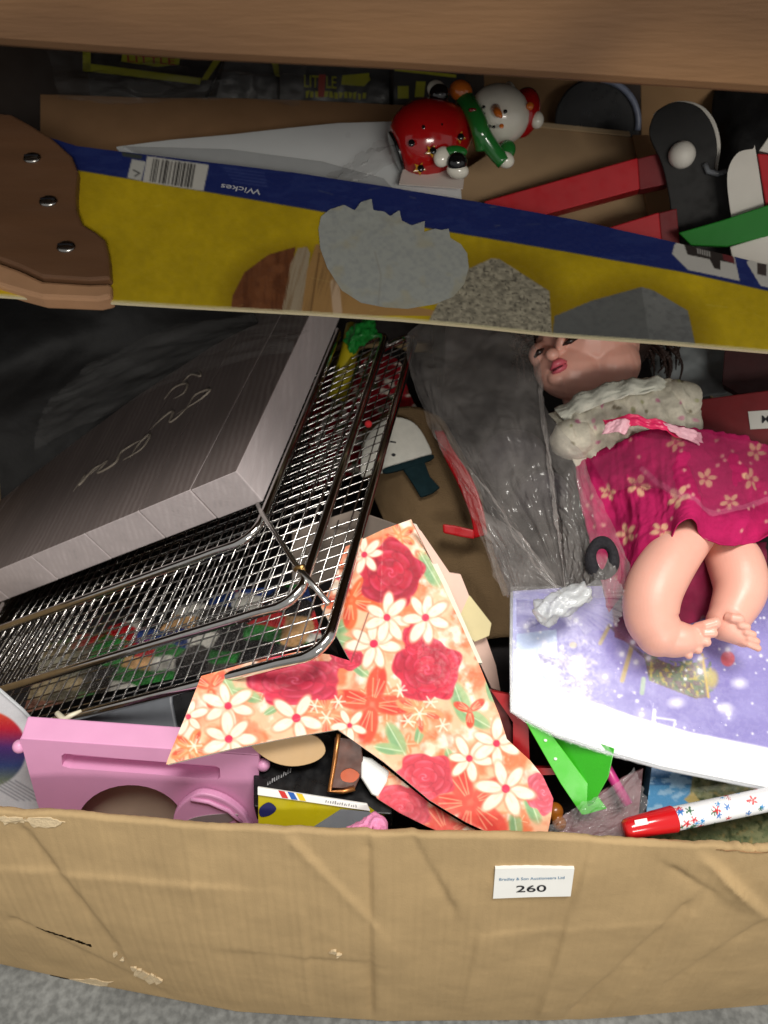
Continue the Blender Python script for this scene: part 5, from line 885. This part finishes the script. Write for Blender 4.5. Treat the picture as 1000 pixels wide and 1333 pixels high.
for x, y, big in ((552, 165, 0), (588, 154, 0), (571, 163, 1), (598, 178, 1), (546, 219, 1), (536, 186, 0), (562, 196, 1)):
    c = V(x, y, DS)-FWD*0.0; ax_ = ((c-p0) @ axd)/K; rr_ = np.interp(ax_, [-2, 2, 10, 22, 38, 54, 70, 82, 92, 98], [24, 33, 42, 48, 51, 49, 42, 34, 26, 20]); off = (c-p0)-axd*((c-p0) @ axd); lat = np.linalg.norm(off)/K; dep = -math.sqrt(max(4, rr_**2-lat**2))*K-0.0006
    if big:
        pl = Plane(V(x, y, DS+dep), -FWD); prism('gold_star', [(x+r*math.cos(R(36*k+10)), y+r*math.sin(R(36*k+10))) for k, r in enumerate([9, 4]*5)], pl, 0.0022, GD, body, bevel=0.0004)
    E_(x+(2 if big else 0), y, dep-(0.001 if big else 0), (4.2, 4.6, 2.5), 'button', BK, body)

# ============================================================ loose film, added dark sheet and books under the bench
FILM = mat('dull_film', (150, 148, 146), 0.18, alpha=0.16, spec=0.8)
def film(lbl, rows, nu, nv, amp, seed, m=FILM, f=(8, 6)):
    o = patch('clear_film', rows, nu, nv, m, None, None, lambda u, v, X, Y: amp*(fbm(u*f[0], v*f[1], seed, 3)-0.5)*2); return tag(o, lbl, 'film')
film('crinkled clear film over the black toy boxes at the upper left', [[(60, 60, 0.95), (150, 70, 0.93), (260, 66, 0.92), (400, 80, 0.94)], [(70, 100, 0.91), (170, 104, 0.89), (280, 96, 0.88), (395, 112, 0.91)], [(75, 128, 0.90), (180, 132, 0.885), (300, 130, 0.88), (390, 134, 0.90)]], 80, 40, 0.012, 41)
film('rolled clear film between white plate and snowman ornament', [[(428, 232, 0.755), (460, 205, 0.75), (512, 176, 0.76)], [(436, 240, 0.745), (475, 214, 0.738), (520, 190, 0.75)], [(450, 246, 0.75), (490, 224, 0.745), (525, 206, 0.755)]], 40, 24, 0.006, 43)
film('thin crumpled clear film draped over the plank sign', [[(120, 470, 0.76), (220, 425, 0.76), (330, 405, 0.75), (420, 400, 0.735)], [(60, 530, 0.745), (180, 480, 0.735), (300, 445, 0.73), (400, 430, 0.715)], [(40, 585, 0.735), (130, 545, 0.715), (250, 490, 0.705), (380, 452, 0.70)]], 110, 60, 0.006, 47, mat('thin_film', (150, 148, 146), 0.2, alpha=0.07, spec=0.7), (5, 9))
o = patch('shade_sheet', [[(-160, 330, 0.93), (40, 380, 0.86), (200, 395, 0.84), (330, 400, 0.82)], [(-160, 480, 0.88), (0, 470, 0.835), (160, 455, 0.86), (330, 440, 0.87)], [(-200, 600, 0.90), (-60, 570, 0.895), (60, 560, 0.90), (220, 520, 0.92)], [(-200, 780, 0.93), (-60, 760, 0.92), (40, 740, 0.93), (160, 660, 0.95)]], 60, 60, MATS['black_polythene'], None, None, lambda u, v, X, Y: 0.02*(fbm(u*5, v*5, 13)-0.5), 0.002); tag(o, 'added black sheet standing in for the dark left of the plank sign', 'bag')  # added black sheet that makes the space beside the sign dark
rbk = thing('red_book', 'dark red book with white M label beside the doll', 'book', V(960, 590, 0.70)); pl = PF(960, 550, 0.682, -14)
prism('cover', [(895, 522), (1000, 508), (1100, 500), (1100, 610), (905, 606)], pl, 0.014, mat('maroon_cover', (112, 16, 22), 0.6, var=0.15, vs=60), rbk, bevel=0.001)
prism('label', [(974, 536), (1060, 530), (1060, 555), (977, 559)], pl, 0.0006, mat('dull_white', (206, 204, 196), 0.6), rbk, off=0.0008, bevel=0)
text('lettering', 'M', pl, (992, 551), (1002, 550.5), 11, INK, rbk, off=0.0012)
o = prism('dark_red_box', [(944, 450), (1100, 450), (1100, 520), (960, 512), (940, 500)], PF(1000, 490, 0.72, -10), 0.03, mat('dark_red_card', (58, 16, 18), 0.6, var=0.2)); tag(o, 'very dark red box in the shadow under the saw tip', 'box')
o = patch('grey_pouch', [[(842, 430, 0.80), (890, 428, 0.79), (955, 445, 0.79)], [(845, 470, 0.78), (895, 465, 0.77), (950, 478, 0.775)], [(860, 520, 0.765), (910, 516, 0.755), (946, 512, 0.76)]], 40, 40, mat('grey_vinyl', (140, 146, 148), 0.5, var=0.1, vs=40), None, None, lambda u, v, X, Y: 0.006*(fbm(u*4, v*4, 3)-0.5), 0.002); tag(o, 'pale grey soft pouch tucked behind the doll hair', 'pouch')
